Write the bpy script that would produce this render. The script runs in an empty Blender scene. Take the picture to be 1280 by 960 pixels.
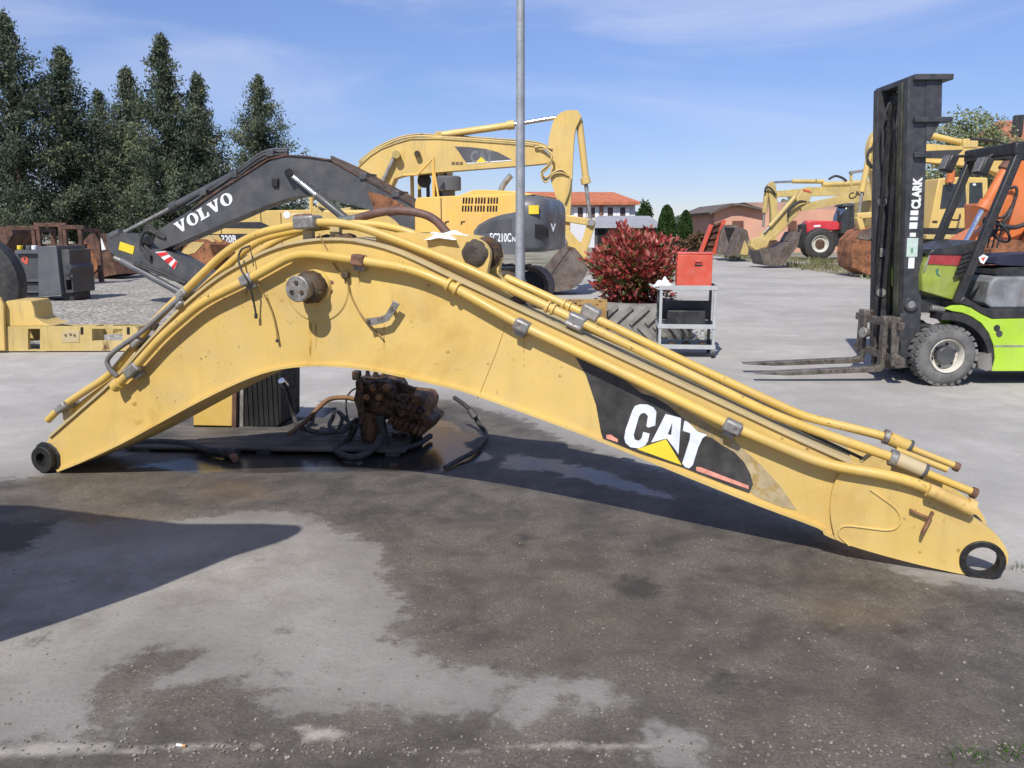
import bpy, bmesh, math, random
import numpy as np
from mathutils import Vector, Matrix
from mathutils.geometry import tessellate_polygon
random.seed(7); rng = np.random.default_rng(7)
S = bpy.context.scene
COL = S.collection
R = math.radians

# ------------------------------------------------------------------ camera, sky, sun, exposure
F = 1035.0                      # focal length in photo pixels (1280 wide)
HC = 1.62                       # camera height
PITCH = math.atan((480-285)/F)
cam = bpy.data.cameras.new('camera'); cam.sensor_width = 36; cam.lens = 36*F/1280; cam.clip_end = 3000; cam.clip_start = .05
camo = bpy.data.objects.new('camera', cam); COL.objects.link(camo)
camo.location = (0, 0, HC); camo.rotation_euler = (math.pi/2-PITCH, 0, 0)
S.camera = camo

SUN_EL, SUN_AZ = R(47), R(20)   # azimuth: behind the camera, swung to its left
TO_SUN = Vector((-math.sin(SUN_AZ)*math.cos(SUN_EL), -math.cos(SUN_AZ)*math.cos(SUN_EL), math.sin(SUN_EL)))
world = bpy.data.worlds.new('World'); S.world = world; world.use_nodes = True
def build_world():
    nt = world.node_tree; N = nt.nodes; Lk = nt.links; N.clear()
    out = N.new('ShaderNodeOutputWorld'); bg = N.new('ShaderNodeBackground'); bg.inputs[1].default_value = .115
    sky = N.new('ShaderNodeTexSky'); sky.sky_type = 'NISHITA'; sky.sun_disc = False
    sky.sun_elevation = SUN_EL; sky.sun_rotation = math.atan2(TO_SUN.x, TO_SUN.y)
    sky.air_density = 1.0; sky.dust_density = .15; sky.ozone_density = 3.5; sky.altitude = 900
    tc = N.new('ShaderNodeTexCoord')
    # thin cirrus: stretched noise
    sep = N.new('ShaderNodeSeparateXYZ'); Lk.new(tc.outputs['Generated'], sep.inputs[0])
    mp = N.new('ShaderNodeMapping'); mp.inputs['Rotation'].default_value = (0, R(17), 0); mp.inputs['Scale'].default_value = (1.3, 1.3, 5.5)
    mp.inputs['Location'].default_value = (.35, .6, 0)
    Lk.new(tc.outputs['Generated'], mp.inputs[0])
    nz = N.new('ShaderNodeTexNoise'); nz.inputs['Scale'].default_value = 1.5; nz.inputs['Detail'].default_value = 6; nz.inputs['Roughness'].default_value = .55; nz.inputs['Distortion'].default_value = .6
    Lk.new(mp.outputs[0], nz.inputs['Vector'])
    rp = N.new('ShaderNodeMapRange'); rp.interpolation_type = 'SMOOTHSTEP'; rp.inputs[1].default_value = .42; rp.inputs[2].default_value = .72; rp.inputs[4].default_value = .5
    Lk.new(nz.outputs[0], rp.inputs[0])
    fd = N.new('ShaderNodeMapRange'); fd.inputs[1].default_value = .02; fd.inputs[2].default_value = .22; Lk.new(sep.outputs[2], fd.inputs[0])
    ml = N.new('ShaderNodeMath'); ml.operation = 'MULTIPLY'; Lk.new(rp.outputs[0], ml.inputs[0]); Lk.new(fd.outputs[0], ml.inputs[1])
    tint = N.new('ShaderNodeMix'); tint.data_type = 'RGBA'; tint.blend_type = 'MULTIPLY'; tint.inputs[0].default_value = 1; 
    hz = N.new('ShaderNodeMapRange'); hz.interpolation_type = 'SMOOTHSTEP'; hz.inputs[1].default_value = -.02; hz.inputs[2].default_value = .34; Lk.new(sep.outputs[2], hz.inputs[0])
    hc = N.new('ShaderNodeMix'); hc.data_type = 'RGBA'; hc.inputs[6].default_value = (.62, .61, .76, 1); hc.inputs[7].default_value = (.96, .92, 1.10, 1); Lk.new(hz.outputs[0], hc.inputs[0]); Lk.new(hc.outputs[2], tint.inputs[7])
    Lk.new(sky.outputs[0], tint.inputs[6])
    mix = N.new('ShaderNodeMix'); mix.data_type = 'RGBA'; mix.inputs[7].default_value = (5.6, 5.9, 7.3, 1)
    Lk.new(ml.outputs[0], mix.inputs[0]); Lk.new(tint.outputs[2], mix.inputs[6])
    Lk.new(mix.outputs[2], bg.inputs[0]); Lk.new(bg.outputs[0], out.inputs[0])
build_world()
sl = bpy.data.lights.new('sun', 'SUN'); sl.energy = 4.2; sl.angle = R(.53); sl.color = (1, .955, .88)
so = bpy.data.objects.new('sun', sl); COL.objects.link(so); so.location = (0, 0, 30)
so.rotation_euler = TO_SUN.to_track_quat('Z', 'Y').to_euler()
S.view_settings.view_transform = 'Standard'; S.view_settings.look = 'None'; S.view_settings.gamma = 1
S.view_settings.use_curve_mapping = False; S.view_settings.exposure = .22

# ------------------------------------------------------------------ helpers: photo pixel -> place
CP, SP = math.cos(PITCH), math.sin(PITCH); EYE = Vector((0, 0, HC))
def ray(px, py):
    u, v = (px-640)/F, (py-480)/F
    return Vector((u, CP-v*SP, -SP-v*CP))
def G(px, py, z=0.0):
    d = ray(px, py); return EYE+d*((z-HC)/d.z)
class Fr:
    """upright frame: local x along the thing, y away from the viewer's side, z up"""
    def __init__(s, o, yaw): s.o = Vector((o[0], o[1], 0)); s.yaw = yaw; s.ex = Vector((math.cos(yaw), math.sin(yaw), 0)); s.ey = Vector((-math.sin(yaw), math.cos(yaw), 0))
    def L(s, px, py, t=0.0):
        d = ray(px, py); k = (t-(EYE-s.o).dot(s.ey))/d.dot(s.ey); p = EYE+d*k-s.o
        return Vector((p.dot(s.ex), t, p.z))
    def LG(s, px, py, z=0.0):
        p = G(px, py, z)-s.o; return Vector((p.dot(s.ex), p.dot(s.ey), z))
    def P(s, pts, t=0.0): return [(q.x, q.z) for q in (s.L(x, y, t) for x, y in pts)]
    def Q(s, pts): return [s.L(*p) for p in pts]
def at(px, Yd, yaw=0.0):
    return Fr(((px-640)/F*Yd/1.0, Yd), yaw)

def lin(h):
    h = h.lstrip('#'); r = []
    for i in (0, 2, 4):
        c = int(h[i:i+2], 16)/255; r.append(c/12.92 if c <= .04045 else ((c+.055)/1.055)**2.4)
    return (*r, 1)

# ------------------------------------------------------------------ mesh builder
def rounded(pts, r=.06, n=5):
    """round the corners of an open 3D polyline"""
    out = [pts[0]]
    for i in range(1, len(pts)-1):
        a, b, c = pts[i-1], pts[i], pts[i+1]
        ra = min(r, (a-b).length*.45); rc = min(r, (c-b).length*.45)
        p, q = b+(a-b).normalized()*ra, b+(c-b).normalized()*rc
        for k in range(n+1):
            u = k/n; out.append(p*(1-u)**2+b*2*u*(1-u)+q*u*u)
    out.append(pts[-1]); return out
def catmull(pts, n=6):
    P = [pts[0]*2-pts[1]]+list(pts)+[pts[-1]*2-pts[-2]]; out = []
    for i in range(1, len(P)-2):
        for k in range(n):
            u = k/n; a, b, c, d = P[i-1:i+3]
            out.append(.5*((2*b)+(c-a)*u+(2*a-5*b+4*c-d)*u*u+(3*b-a-3*c+d)*u**3))
    out.append(pts[-1]); return out
def soft(poly, ang=38, it=2):
    """Chaikin smoothing of a closed 2D polygon that keeps its sharp corners"""
    P = [Vector(p) for p in poly]; hard = []
    n = len(P)
    for i in range(n):
        a = P[i]-P[i-1]; b = P[(i+1) % n]-P[i]
        hard.append(a.length < 1e-6 or b.length < 1e-6 or a.angle(b) > R(ang))
    for _ in range(it):
        Q, hq = [], []
        for i in range(len(P)):
            if hard[i]: Q.append(P[i]); hq.append(True)
            else:
                Q += [P[i]*.75+P[i-1]*.25, P[i]*.75+P[(i+1) % len(P)]*.25]; hq += [False, False]
        P, hard = Q, hq
    return [(p.x, p.y) for p in P]
class MB:
    def __init__(s): s.v = []; s.f = []
    def add(s, vs, fs): k = len(s.v); s.v += [tuple(v) for v in vs]; s.f += [tuple(i+k for i in f) for f in fs]; return s
    def prism(s, poly, t0, t1, holes=(), ax='xz'):
        """polygon in a plane pushed along the third axis; ax 'xz' pushes along y, 'xy' along z, 'yz' along x"""
        loops = [list(poly)]+[list(h) for h in holes]
        flat = [p for l in loops for p in l]; n = len(flat)
        if ax == 'xz': mk = lambda p, t: (p[0], t, p[1])
        elif ax == 'xy': mk = lambda p, t: (p[0], p[1], t)
        else: mk = lambda p, t: (t, p[0], p[1])
        vs = [mk(p, t0) for p in flat]+[mk(p, t1) for p in flat]
        tr = tessellate_polygon([[Vector((p[0], p[1], 0)) for p in l] for l in loops])
        fs = []
        for a, b, c in tr:
            fs.append((a, b, c)); fs.append((n+c, n+b, n+a))
        o = 0
        for l in loops:
            m = len(l)
            for i in range(m):
                j = (i+1) % m; fs.append((o+i, o+j, n+o+j, n+o+i))
            o += m
        return s.add(vs, fs)
    def box(s, c, d, rot=None):
        vs = []
        for x in (-.5, .5):
            for y in (-.5, .5):
                for z in (-.5, .5):
                    p = Vector((x*d[0], y*d[1], z*d[2]))
                    if rot is not None: p = rot @ p
                    vs.append(p+Vector(c))
        return s.add(vs, [(0, 1, 3, 2), (4, 6, 7, 5), (0, 4, 5, 1), (2, 3, 7, 6), (0, 2, 6, 4), (1, 5, 7, 3)])
    def bx(s, x0, x1, y0, y1, z0, z1): return s.box(((x0+x1)/2, (y0+y1)/2, (z0+z1)/2), (x1-x0, y1-y0, z1-z0))
    def beam(s, a, b, w, h, up=Vector((0, 0, 1))):
        """bar from a to b, w sideways, h along up"""
        a, b = Vector(a), Vector(b); x = (b-a).normalized(); y = up.cross(x)
        if y.length < 1e-4: y = Vector((0, 1, 0))
        y.normalize(); z = x.cross(y)
        return s.box((a+b)/2, ((b-a).length, w, h), Matrix((x, y, z)).transposed())
    def tube(s, pts, r, n=10, cap=True):
        pts = [Vector(p) for p in pts]; rs = r if isinstance(r, (list, tuple)) else [r]*len(pts)
        tan = []
        for i in range(len(pts)):
            a = pts[max(0, i-1)]; b = pts[min(len(pts)-1, i+1)]; tan.append((b-a).normalized())
        nrm = tan[0].orthogonal().normalized(); vs = []; fs = []
        for i, p in enumerate(pts):
            nrm = (nrm-tan[i]*nrm.dot(tan[i])).normalized(); bi = tan[i].cross(nrm)
            for k in range(n):
                a = 2*math.pi*k/n; vs.append(p+(nrm*math.cos(a)+bi*math.sin(a))*rs[i])
        for i in range(len(pts)-1):
            for k in range(n):
                j = (k+1) % n; fs.append((i*n+k, i*n+j, (i+1)*n+j, (i+1)*n+k))
        if cap: fs.append(tuple(range(n-1, -1, -1))); fs.append(tuple((len(pts)-1)*n+k for k in range(n)))
        return s.add(vs, fs)
    def lathe(s, c, axis, prof, n=24, wob=0, cap=True):
        """profile [(distance along the axis, radius)] spun about the axis through c"""
        c = Vector(c); ax = Vector(axis).normalized(); u = ax.orthogonal().normalized(); w = ax.cross(u); vs = []; fs = []
        for h, r in prof:
            for k in range(n):
                a = 2*math.pi*k/n; rr = r*(1+wob*random.uniform(-1, 1)) if wob else r
                vs.append(c+ax*h+(u*math.cos(a)+w*math.sin(a))*rr)
        m = len(prof)
        for i in range(m-1):
            for k in range(n):
                j = (k+1) % n; fs.append((i*n+k, i*n+j, (i+1)*n+j, (i+1)*n+k))
        if cap and prof[0][1] > 1e-5 and prof[0] != prof[-1]: fs.append(tuple(range(n-1, -1, -1)))
        if cap and prof[-1][1] > 1e-5 and prof[0] != prof[-1]: fs.append(tuple((m-1)*n+k for k in range(n)))
        return s.add(vs, fs)
    def cyl(s, a, b, r, n=16): return s.lathe(a, Vector(b)-Vector(a), [(0, r), ((Vector(b)-Vector(a)).length, r)], n)
    def ring(s, a, b, r, ri, n=28):
        h = (Vector(b)-Vector(a)).length
        return s.lathe(a, Vector(b)-Vector(a), [(0, ri), (0, r), (h, r), (h, ri), (0, ri)], n)
    def strip(s, line, th, t0, t1):
        """plate of thickness th hanging below (th>0) a polyline in xz, from y=t0 to t1"""
        L = [Vector(p) for p in line]; low = []
        for i, p in enumerate(L):
            d = (L[min(i+1, len(L)-1)]-L[max(i-1, 0)]).normalized(); low.append(p+Vector((d.y, -d.x))*th)
        return s.prism([tuple(p) for p in L]+[tuple(p) for p in reversed(low)], t0, t1)
    def build(s, name, m, parent=None, ang=32, bevel=0, seg=2, smooth=True):
        me = bpy.data.meshes.new(name); me.from_pydata(s.v, [], s.f); me.validate(); me.update()
        bm = bmesh.new(); bm.from_mesh(me)
        bmesh.ops.recalc_face_normals(bm, faces=bm.faces); bm.to_mesh(me); bm.free()
        if smooth and len(me.polygons):
            me.shade_smooth(); me.set_sharp_from_angle(angle=R(ang))
        return link(name, me, m, parent, bevel, seg)
def link(name, me, m, parent=None, bevel=0, seg=2):
    if m is not None: me.materials.append(m)
    o = bpy.data.objects.new(name, me); COL.objects.link(o)
    if parent is not None: o.parent = parent
    if bevel:
        b = o.modifiers.new('bevel', 'BEVEL'); b.width = bevel; b.segments = seg; b.limit_method = 'ANGLE'; b.angle_limit = R(40); b.use_clamp_overlap = True
        b.harden_normals = False
    return o
def tag(o, label=None, cat=None, group=None, kind=None):
    if label: o['label'] = label
    if cat: o['category'] = cat
    if group: o['group'] = group
    if kind: o['kind'] = kind
    return o
def thing(name, label, cat, fr=None, loc=None, rz=0, group=None):
    o = bpy.data.objects.new(name, None); COL.objects.link(o); o.empty_display_size = .2
    if fr is not None: o.location = fr.o; o.rotation_euler = (0, 0, fr.yaw)
    if loc is not None: o.location = loc; o.rotation_euler = (0, 0, rz)
    return tag(o, label, cat, group)
def copy_tree(o, parent=None):
    c = o.copy(); COL.objects.link(c); c.parent = parent
    for ch in list(o.children): copy_tree(ch, c)
    return c
def circ(c, r, n=24, a0=0): return [(c[0]+r*math.cos(a0+2*math.pi*k/n), c[1]+r*math.sin(a0+2*math.pi*k/n)) for k in range(n)]
def text_mb(txt, org, ex, ey, h, depth=.002, bold=.0, squeeze=1.0):
    """lettering with the built-in font: org lower left, ex reading direction, ey up; h cap height"""
    cu = bpy.data.curves.new('t', 'FONT'); cu.body = txt; cu.size = 1; cu.offset = bold; cu.resolution_u = 3
    ob = bpy.data.objects.new('t', cu); COL.objects.link(ob)
    me = bpy.data.meshes.new_from_object(ob.evaluated_get(bpy.context.evaluated_depsgraph_get()))
    k = h/.69; ex, ey = Vector(ex).normalized(), Vector(ey).normalized(); nz = ex.cross(ey)
    m = MB(); vs = [Vector(org)+ex*(v.co.x*k*squeeze)+ey*(v.co.y*k)+nz*depth for v in me.vertices]
    m.add(vs, [tuple(p.vertices) for p in me.polygons])
    wid = max(v.co.x for v in me.vertices)*k*squeeze
    bpy.data.objects.remove(ob); bpy.data.meshes.remove(me); bpy.data.curves.remove(cu)
    return m, wid

# ------------------------------------------------------------------ materials
def nodes(name):
    m = bpy.data.materials.new(name); m.use_nodes = True; nt = m.node_tree
    return m, nt.nodes, nt.links, nt.nodes['Principled BSDF']
def nnoise(N, Lk, vec, scale, det=5, rough=.55, dist=0):
    n = N.new('ShaderNodeTexNoise'); n.inputs['Scale'].default_value = scale; n.inputs['Detail'].default_value = det
    n.inputs['Roughness'].default_value = rough; n.inputs['Distortion'].default_value = dist; Lk.new(vec, n.inputs['Vector']); return n.outputs[0]
def nramp(N, Lk, x, a, b, lo=0., hi=1.):
    r = N.new('ShaderNodeMapRange'); r.interpolation_type = 'SMOOTHSTEP'
    for i, k in enumerate((a, b, lo, hi)): r.inputs[i+1].default_value = k
    Lk.new(x, r.inputs[0]); return r.outputs[0]
def nmix(N, Lk, f, a, b, mode='MIX'):
    x = N.new('ShaderNodeMix'); x.data_type = 'RGBA'; x.blend_type = mode
    for v, i in ((f, 0), (a, 6), (b, 7)):
        if hasattr(v, 'links'): Lk.new(v, x.inputs[i])
        else: x.inputs[i].default_value = v
    return x.outputs[2]
def nmath(N, Lk, op, a, b=None):
    x = N.new('ShaderNodeMath'); x.operation = op
    for v, i in ((a, 0), (b, 1)):
        if v is None: continue
        if hasattr(v, 'links'): Lk.new(v, x.inputs[i])
        else: x.inputs[i].default_value = v
    return x.outputs[0]
MATS = {}
def mat(name, col, rough=.55, metal=0., var=.12, scale=3., rust=None, rustlo=.62, rusthi=.72, dust=0., bump=.0, bscale=40., grime=0., coat=0., spec=.5, chips=0.):
    """painted, cast or rubber surface: mottled colour, rust or chips, dust, streaks and fine relief"""
    if name in MATS: return MATS[name]
    m, N, Lk, B = nodes(name); col = lin(col) if isinstance(col, str) else (*col[:3], 1)
    tc = N.new('ShaderNodeTexCoord'); P = tc.outputs['Object']
    big = nnoise(N, Lk, P, scale, 5, .6)
    dark = tuple(c*(1-var*1.6) for c in col[:3])+(1,); lite = tuple(min(1, c*(1+var)) for c in col[:3])+(1,)
    c = nmix(N, Lk, nramp(N, Lk, big, .3, .7), dark, lite)
    if grime:
        mp = N.new('ShaderNodeMapping'); mp.inputs['Scale'].default_value = (9, 9, .9); Lk.new(P, mp.inputs[0])
        st = nnoise(N, Lk, mp.outputs[0], 1.6, 6, .65)
        c = nmix(N, Lk, nramp(N, Lk, st, .5, .78, 0, grime), c, (.10, .075, .045, 1))
    if dust:
        if sum(col[:3]) < .4: dust *= .38
        d = nnoise(N, Lk, P, scale*2.3, 6, .65)
        c = nmix(N, Lk, nramp(N, Lk, d, .35, .75, 0, dust), c, (.42, .38, .32, 1))
    rg = nramp(N, Lk, nnoise(N, Lk, P, scale*4, 4), .3, .7, max(.02, rough-.1), min(1, rough+.12))
    if rust:
        f = nramp(N, Lk, nnoise(N, Lk, P, scale*2.7, 8, .68, .4), rustlo, rusthi)
        rc = nmix(N, Lk, nnoise(N, Lk, P, scale*14, 4), lin(rust), tuple(x*.35 for x in lin(rust)[:3])+(1,))
        c = nmix(N, Lk, f, c, rc); rg = nmath(N, Lk, 'MAXIMUM', rg, nmath(N, Lk, 'MULTIPLY', f, .85))
    if chips:
        f = nmath(N, Lk, 'MULTIPLY', nramp(N, Lk, nnoise(N, Lk, P, 46, 3, .5), .655, .70), nramp(N, Lk, nnoise(N, Lk, P, 3.1, 4, .6), .48, .62, 0, chips))
        c = nmix(N, Lk, f, c, (.11, .07, .035, 1))
        f = nramp(N, Lk, nnoise(N, Lk, P, 1.7, 7, .66, .8), .52, .72, 0, .5); c = nmix(N, Lk, f, c, (.47, .285, .065, 1))
    Lk.new(c, B.inputs['Base Color']); Lk.new(rg, B.inputs['Roughness'])
    B.inputs['Metallic'].default_value = metal; B.inputs['Specular IOR Level'].default_value = spec
    if coat: B.inputs['Coat Weight'].default_value = coat; B.inputs['Coat Roughness'].default_value = .2
    if bump:
        b = N.new('ShaderNodeBump'); b.inputs['Strength'].default_value = bump; b.inputs['Distance'].default_value = .01
        Lk.new(nnoise(N, Lk, P, bscale, 6, .6), b.inputs['Height']); Lk.new(b.outputs[0], B.inputs['Normal'])
    MATS[name] = m; return m
YEL = mat('faded_yellow_paint', (.67, .465, .136), .46, var=.06, scale=1.3, rust='#7a4a1c', rustlo=.74, rusthi=.80, dust=.22, bump=.05, bscale=9, grime=.14, chips=.9)
YTOP = mat('dusty_yellow_paint', (.49, .385, .18), .65, var=.10, scale=2.2, rust='#6b4320', rustlo=.70, rusthi=.78, dust=.5, bump=.06, bscale=14)
YPIPE = mat('yellow_pipe_paint', (.63, .42, .095), .42, var=.07, scale=2.0, rust='#5a3216', rustlo=.70, rusthi=.75, dust=.2, bump=.05, bscale=30, chips=.9)
YFAR = mat('machine_yellow_paint', (.67, .465, .14), .45, var=.06, scale=.9, rust='#6b3f1d', rustlo=.70, rusthi=.78, dust=.18, grime=.3)
YOLD = mat('old_machine_yellow', (.57, .42, .14), .55, var=.12, scale=1.1, rust='#6b3f1d', rustlo=.60, rusthi=.74, dust=.25, grime=.45)
YVOL = mat('warm_machine_yellow', (.80, .47, .10), .4, var=.05, scale=.9, dust=.2, grime=.25)
GREASE = mat('black_grease', (.018, .017, .016), .5, var=.4, scale=9, bump=.5, bscale=50, rust='#4a3a26', rustlo=.63, rusthi=.75)
DIRTY = mat('greasy_brown_dirt', (.075, .052, .032), .7, var=.5, scale=9, bump=.8, bscale=35, rust='#6a4018', rustlo=.5, rusthi=.65)
GALV = mat('bare_steel', (.29, .28, .26), .5, .5, var=.2, scale=12, rust='#7c5136', rustlo=.55, rusthi=.68, bump=.1)
STEEL = mat('worn_grey_steel', (.32, .31, .29), .5, .4, var=.2, scale=8, rust='#6a4630', rustlo=.58, rusthi=.7, bump=.1)
RUSTC = mat('rusty_clamp', (.22, .11, .065), .75, var=.3, scale=14, bump=.4, rust='#8a7d6c', rustlo=.6, rusthi=.75)
CHROME = mat('chrome_rod', (.75, .75, .76), .16, 1.0, var=.05)
DKG = mat('dark_grey_machine_paint', (.062, .064, .068), .42, var=.12, scale=1.2, rust='#5a3a2a', rustlo=.70, rusthi=.8, dust=.3, grime=.2)
MGR = mat('mid_grey_machine_paint', (.095, .10, .11), .42, var=.1, scale=1.1, dust=.25, grime=.2)
BLK = mat('black_paint', (.022, .022, .024), .45, var=.2, scale=4, dust=.18, bump=.05)
MAST = mat('charcoal_mast_paint', (.035, .037, .044), .42, var=.2, scale=4, dust=.25, rust='#4b3a2a', rustlo=.66, rusthi=.78, bump=.06)
RUB = mat('black_rubber', (.028, .027, .027), .62, var=.25, scale=6, dust=.25, bump=.15, bscale=60)
RUBD = mat('dusty_tyre_rubber', (.125, .124, .122), .8, var=.22, scale=5, dust=.45, bump=.3, bscale=60)
HOSEB = mat('rust_red_hose', (.13, .068, .052), .6, var=.2, scale=10, dust=.25, bump=.2)
RUST = mat('rusty_steel', (.115, .055, .034), .8, var=.4, scale=3.5, bump=.35, bscale=25, rust='#3a2a22', rustlo=.5, rusthi=.7, dust=.15)
RUSTO = mat('orange_rust_steel', (.28, .115, .05), .8, var=.35, scale=3, bump=.3, bscale=20, rust='#4f3428', rustlo=.52, rusthi=.68)
BKT = mat('worn_bucket_steel', (.13, .105, .09), .6, .1, var=.3, scale=2.2, rust='#6f4426', rustlo=.5, rusthi=.68, dust=.35, bump=.25, bscale=16)
WHT = mat('white_lettering', (.78, .79, .80), .5, var=.06, scale=25, rust='#77797c', rustlo=.66, rusthi=.74)
REDL = mat('red_enamel', (.62, .085, .045), .4, var=.08, scale=4, dust=.15, rust='#7c2a1c', rustlo=.7, rusthi=.8)
GLASS = mat('dark_window_glass', (.03, .035, .038), .08, var=.3, scale=2, coat=.6)
DARK = mat('dark_recess', (.012, .012, .012), .9, var=.2)
# ------------------------------------------------------------------ the ground
def ground_mats():
    # far dirt / grass
    m, N, Lk, B = nodes('dry_dirt_and_grass'); g = N.new('ShaderNodeNewGeometry').outputs['Position']
    a = nnoise(N, Lk, g, .35, 6); b = nnoise(N, Lk, g, 9, 6, .7)
    c = nmix(N, Lk, nramp(N, Lk, b, .3, .7), (.20, .17, .125, 1), (.36, .33, .27, 1))
    c = nmix(N, Lk, nramp(N, Lk, a, .48, .62, 0, .75), c, (.10, .12, .035, 1))
    Lk.new(c, B.inputs['Base Color']); B.inputs['Roughness'].default_value = .95; MATS['dirt'] = m
    # gravel
    m, N, Lk, B = nodes('grey_gravel'); g = N.new('ShaderNodeNewGeometry').outputs['Position']
    v = N.new('ShaderNodeTexVoronoi'); v.inputs['Scale'].default_value = 14; Lk.new(g, v.inputs['Vector'])
    v2 = N.new('ShaderNodeTexVoronoi'); v2.inputs['Scale'].default_value = 5; Lk.new(g, v2.inputs['Vector'])
    hs = N.new('ShaderNodeSeparateColor'); Lk.new(v.outputs['Color'], hs.inputs[0])
    c = nmix(N, Lk, hs.outputs[0], (.19, .175, .15, 1), (.50, .47, .42, 1))
    c = nmix(N, Lk, nramp(N, Lk, nnoise(N, Lk, g, .8, 5), .4, .7, 0, .45), c, (.22, .20, .165, 1))
    bp = N.new('ShaderNodeBump'); bp.inputs['Strength'].default_value = .9; bp.inputs['Distance'].default_value = .04
    Lk.new(v.outputs['Distance'], bp.inputs['Height']); bp.invert = True
    Lk.new(c, B.inputs['Base Color']); Lk.new(bp.outputs[0], B.inputs['Normal']); B.inputs['Roughness'].default_value = .95; MATS['gravel'] = m
    # concrete with stains; attribute wet (metres inside the damp edge), pud (metres inside a puddle), oil
    m, N, Lk, B = nodes('stained_concrete'); g = N.new('ShaderNodeNewGeometry').outputs['Position']
    def attr(n):
        a = N.new('ShaderNodeAttribute'); a.attribute_name = n; return a.outputs['Fac']
    n1 = nnoise(N, Lk, g, .45, 6, .6); n2 = nnoise(N, Lk, g, 3.2, 9, .68, .3); n3 = nnoise(N, Lk, g, 38, 5, .65); n4 = nnoise(N, Lk, g, 11, 8, .7)
    dry = nmix(N, Lk, nramp(N, Lk, n2, .3, .72), (.375, .355, .32, 1), (.475, .452, .415, 1))
    dry = nmix(N, Lk, nramp(N, Lk, n1, .40, .62, 0, .6), dry, (.29, .275, .25, 1))
    dry = nmix(N, Lk, nramp(N, Lk, n3, .52, .75, 0, .38), dry, (.20, .19, .17, 1))
    mp = N.new('ShaderNodeMapping'); mp.inputs['Scale'].default_value = (.45, 1.3, 1); Lk.new(g, mp.inputs[0])
    st = nnoise(N, Lk, mp.outputs[0], 1.3, 7, .65)
    dry = nmix(N, Lk, nramp(N, Lk, st, .52, .75, 0, .2), dry, (.235, .22, .20, 1))
    gm = nramp(N, Lk, nmath(N, Lk, 'ADD', attr('grm'), nmath(N, Lk, 'MULTIPLY', nmath(N, Lk, 'SUBTRACT', n1, .5), 1.6)), -.6, .5, 0, 1)
    dirt = nmix(N, Lk, nramp(N, Lk, n2, .25, .75), (.19, .174, .148, 1), (.365, .343, .305, 1))
    dirt = nmix(N, Lk, nramp(N, Lk, n1, .40, .60, .0, .6), dirt, (.365, .35, .325, 1))
    dirt = nmix(N, Lk, nramp(N, Lk, n3, .5, .75, 0, .4), dirt, (.13, .12, .11, 1))
    dry = nmix(N, Lk, gm, dry, dirt)
    # damp, worn surface with the aggregate showing
    wet = nmix(N, Lk, nramp(N, Lk, n2, .30, .70), (.062, .053, .043, 1), (.160, .140, .113, 1))
    wet = nmix(N, Lk, nramp(N, Lk, n1, .45, .66, 0, .4), wet, (.160, .130, .088, 1))
    wet = nmix(N, Lk, nramp(N, Lk, n4, .55, .72, 0, .5), wet, (.058, .053, .047, 1))
    n5 = nnoise(N, Lk, g, 95, 3, .6); wet = nmix(N, Lk, nramp(N, Lk, n5, .40, .66, 0, .55), wet, (.045, .040, .034, 1))
    wet = nmix(N, Lk, nramp(N, Lk, nnoise(N, Lk, g, 24, 4, .7), .56, .74, 0, .5), wet, (.19, .175, .15, 1))
    vo = N.new('ShaderNodeTexVoronoi'); vo.inputs['Scale'].default_value = 62; vo.inputs['Randomness'].default_value = 1; Lk.new(g, vo.inputs['Vector'])
    hs = N.new('ShaderNodeSeparateColor'); Lk.new(vo.outputs['Color'], hs.inputs[0])
    stone = nmath(N, Lk, 'MULTIPLY', nramp(N, Lk, vo.outputs['Distance'], .36, .24), nramp(N, Lk, hs.outputs[0], .70, .98))
    stone = nmath(N, Lk, 'MULTIPLY', stone, nramp(N, Lk, n2, .42, .60, .05, .9))
    wet = nmix(N, Lk, stone, wet, (.31, .28, .22, 1))
    w = nmath(N, Lk, 'ADD', attr('wet'), nmath(N, Lk, 'MULTIPLY', nmath(N, Lk, 'SUBTRACT', n2, .5), .50))
    w = nmath(N, Lk, 'ADD', w, nmath(N, Lk, 'MULTIPLY', nmath(N, Lk, 'SUBTRACT', n4, .5), .34))
    wm = nmath(N, Lk, 'ADD', nramp(N, Lk, w, -.22, .14, 0, .58), nramp(N, Lk, w, -.03, .05, 0, .42))
    c = nmix(N, Lk, wm, dry, wet)
    halo = nmath(N, Lk, 'MULTIPLY', nramp(N, Lk, w, -.7, 0, 0, .5), nmath(N, Lk, 'SUBTRACT', 1., wm))
    c = nmix(N, Lk, halo, c, (.20, .19, .175, 1))
    p = nmath(N, Lk, 'ADD', attr('pud'), nmath(N, Lk, 'MULTIPLY', nmath(N, Lk, 'SUBTRACT', n2, .5), .45))
    pm = nramp(N, Lk, p, -.03, .06)
    c = nmix(N, Lk, nmath(N, Lk, 'MULTIPLY', pm, .75), c, (.035, .032, .03, 1))
    ol = nramp(N, Lk, nmath(N, Lk, 'ADD', attr('oil'), nmath(N, Lk, 'MULTIPLY', nmath(N, Lk, 'SUBTRACT', n4, .5), .3)), -.05, .06, 0, .8)
    c = nmix(N, Lk, ol, c, (.032, .029, .026, 1))
    bn = nramp(N, Lk, nmath(N, Lk, 'ADD', attr('rst'), nmath(N, Lk, 'MULTIPLY', nmath(N, Lk, 'SUBTRACT', n2, .5), .5)), -.12, .2, 0, .3)
    c = nmix(N, Lk, bn, c, (.20, .115, .045, 1))
    ln = nramp(N, Lk, nmath(N, Lk, 'ADD', attr('pale'), nmath(N, Lk, 'MULTIPLY', nmath(N, Lk, 'SUBTRACT', n4, .5), .12)), -.02, .03, 0, .85)
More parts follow.
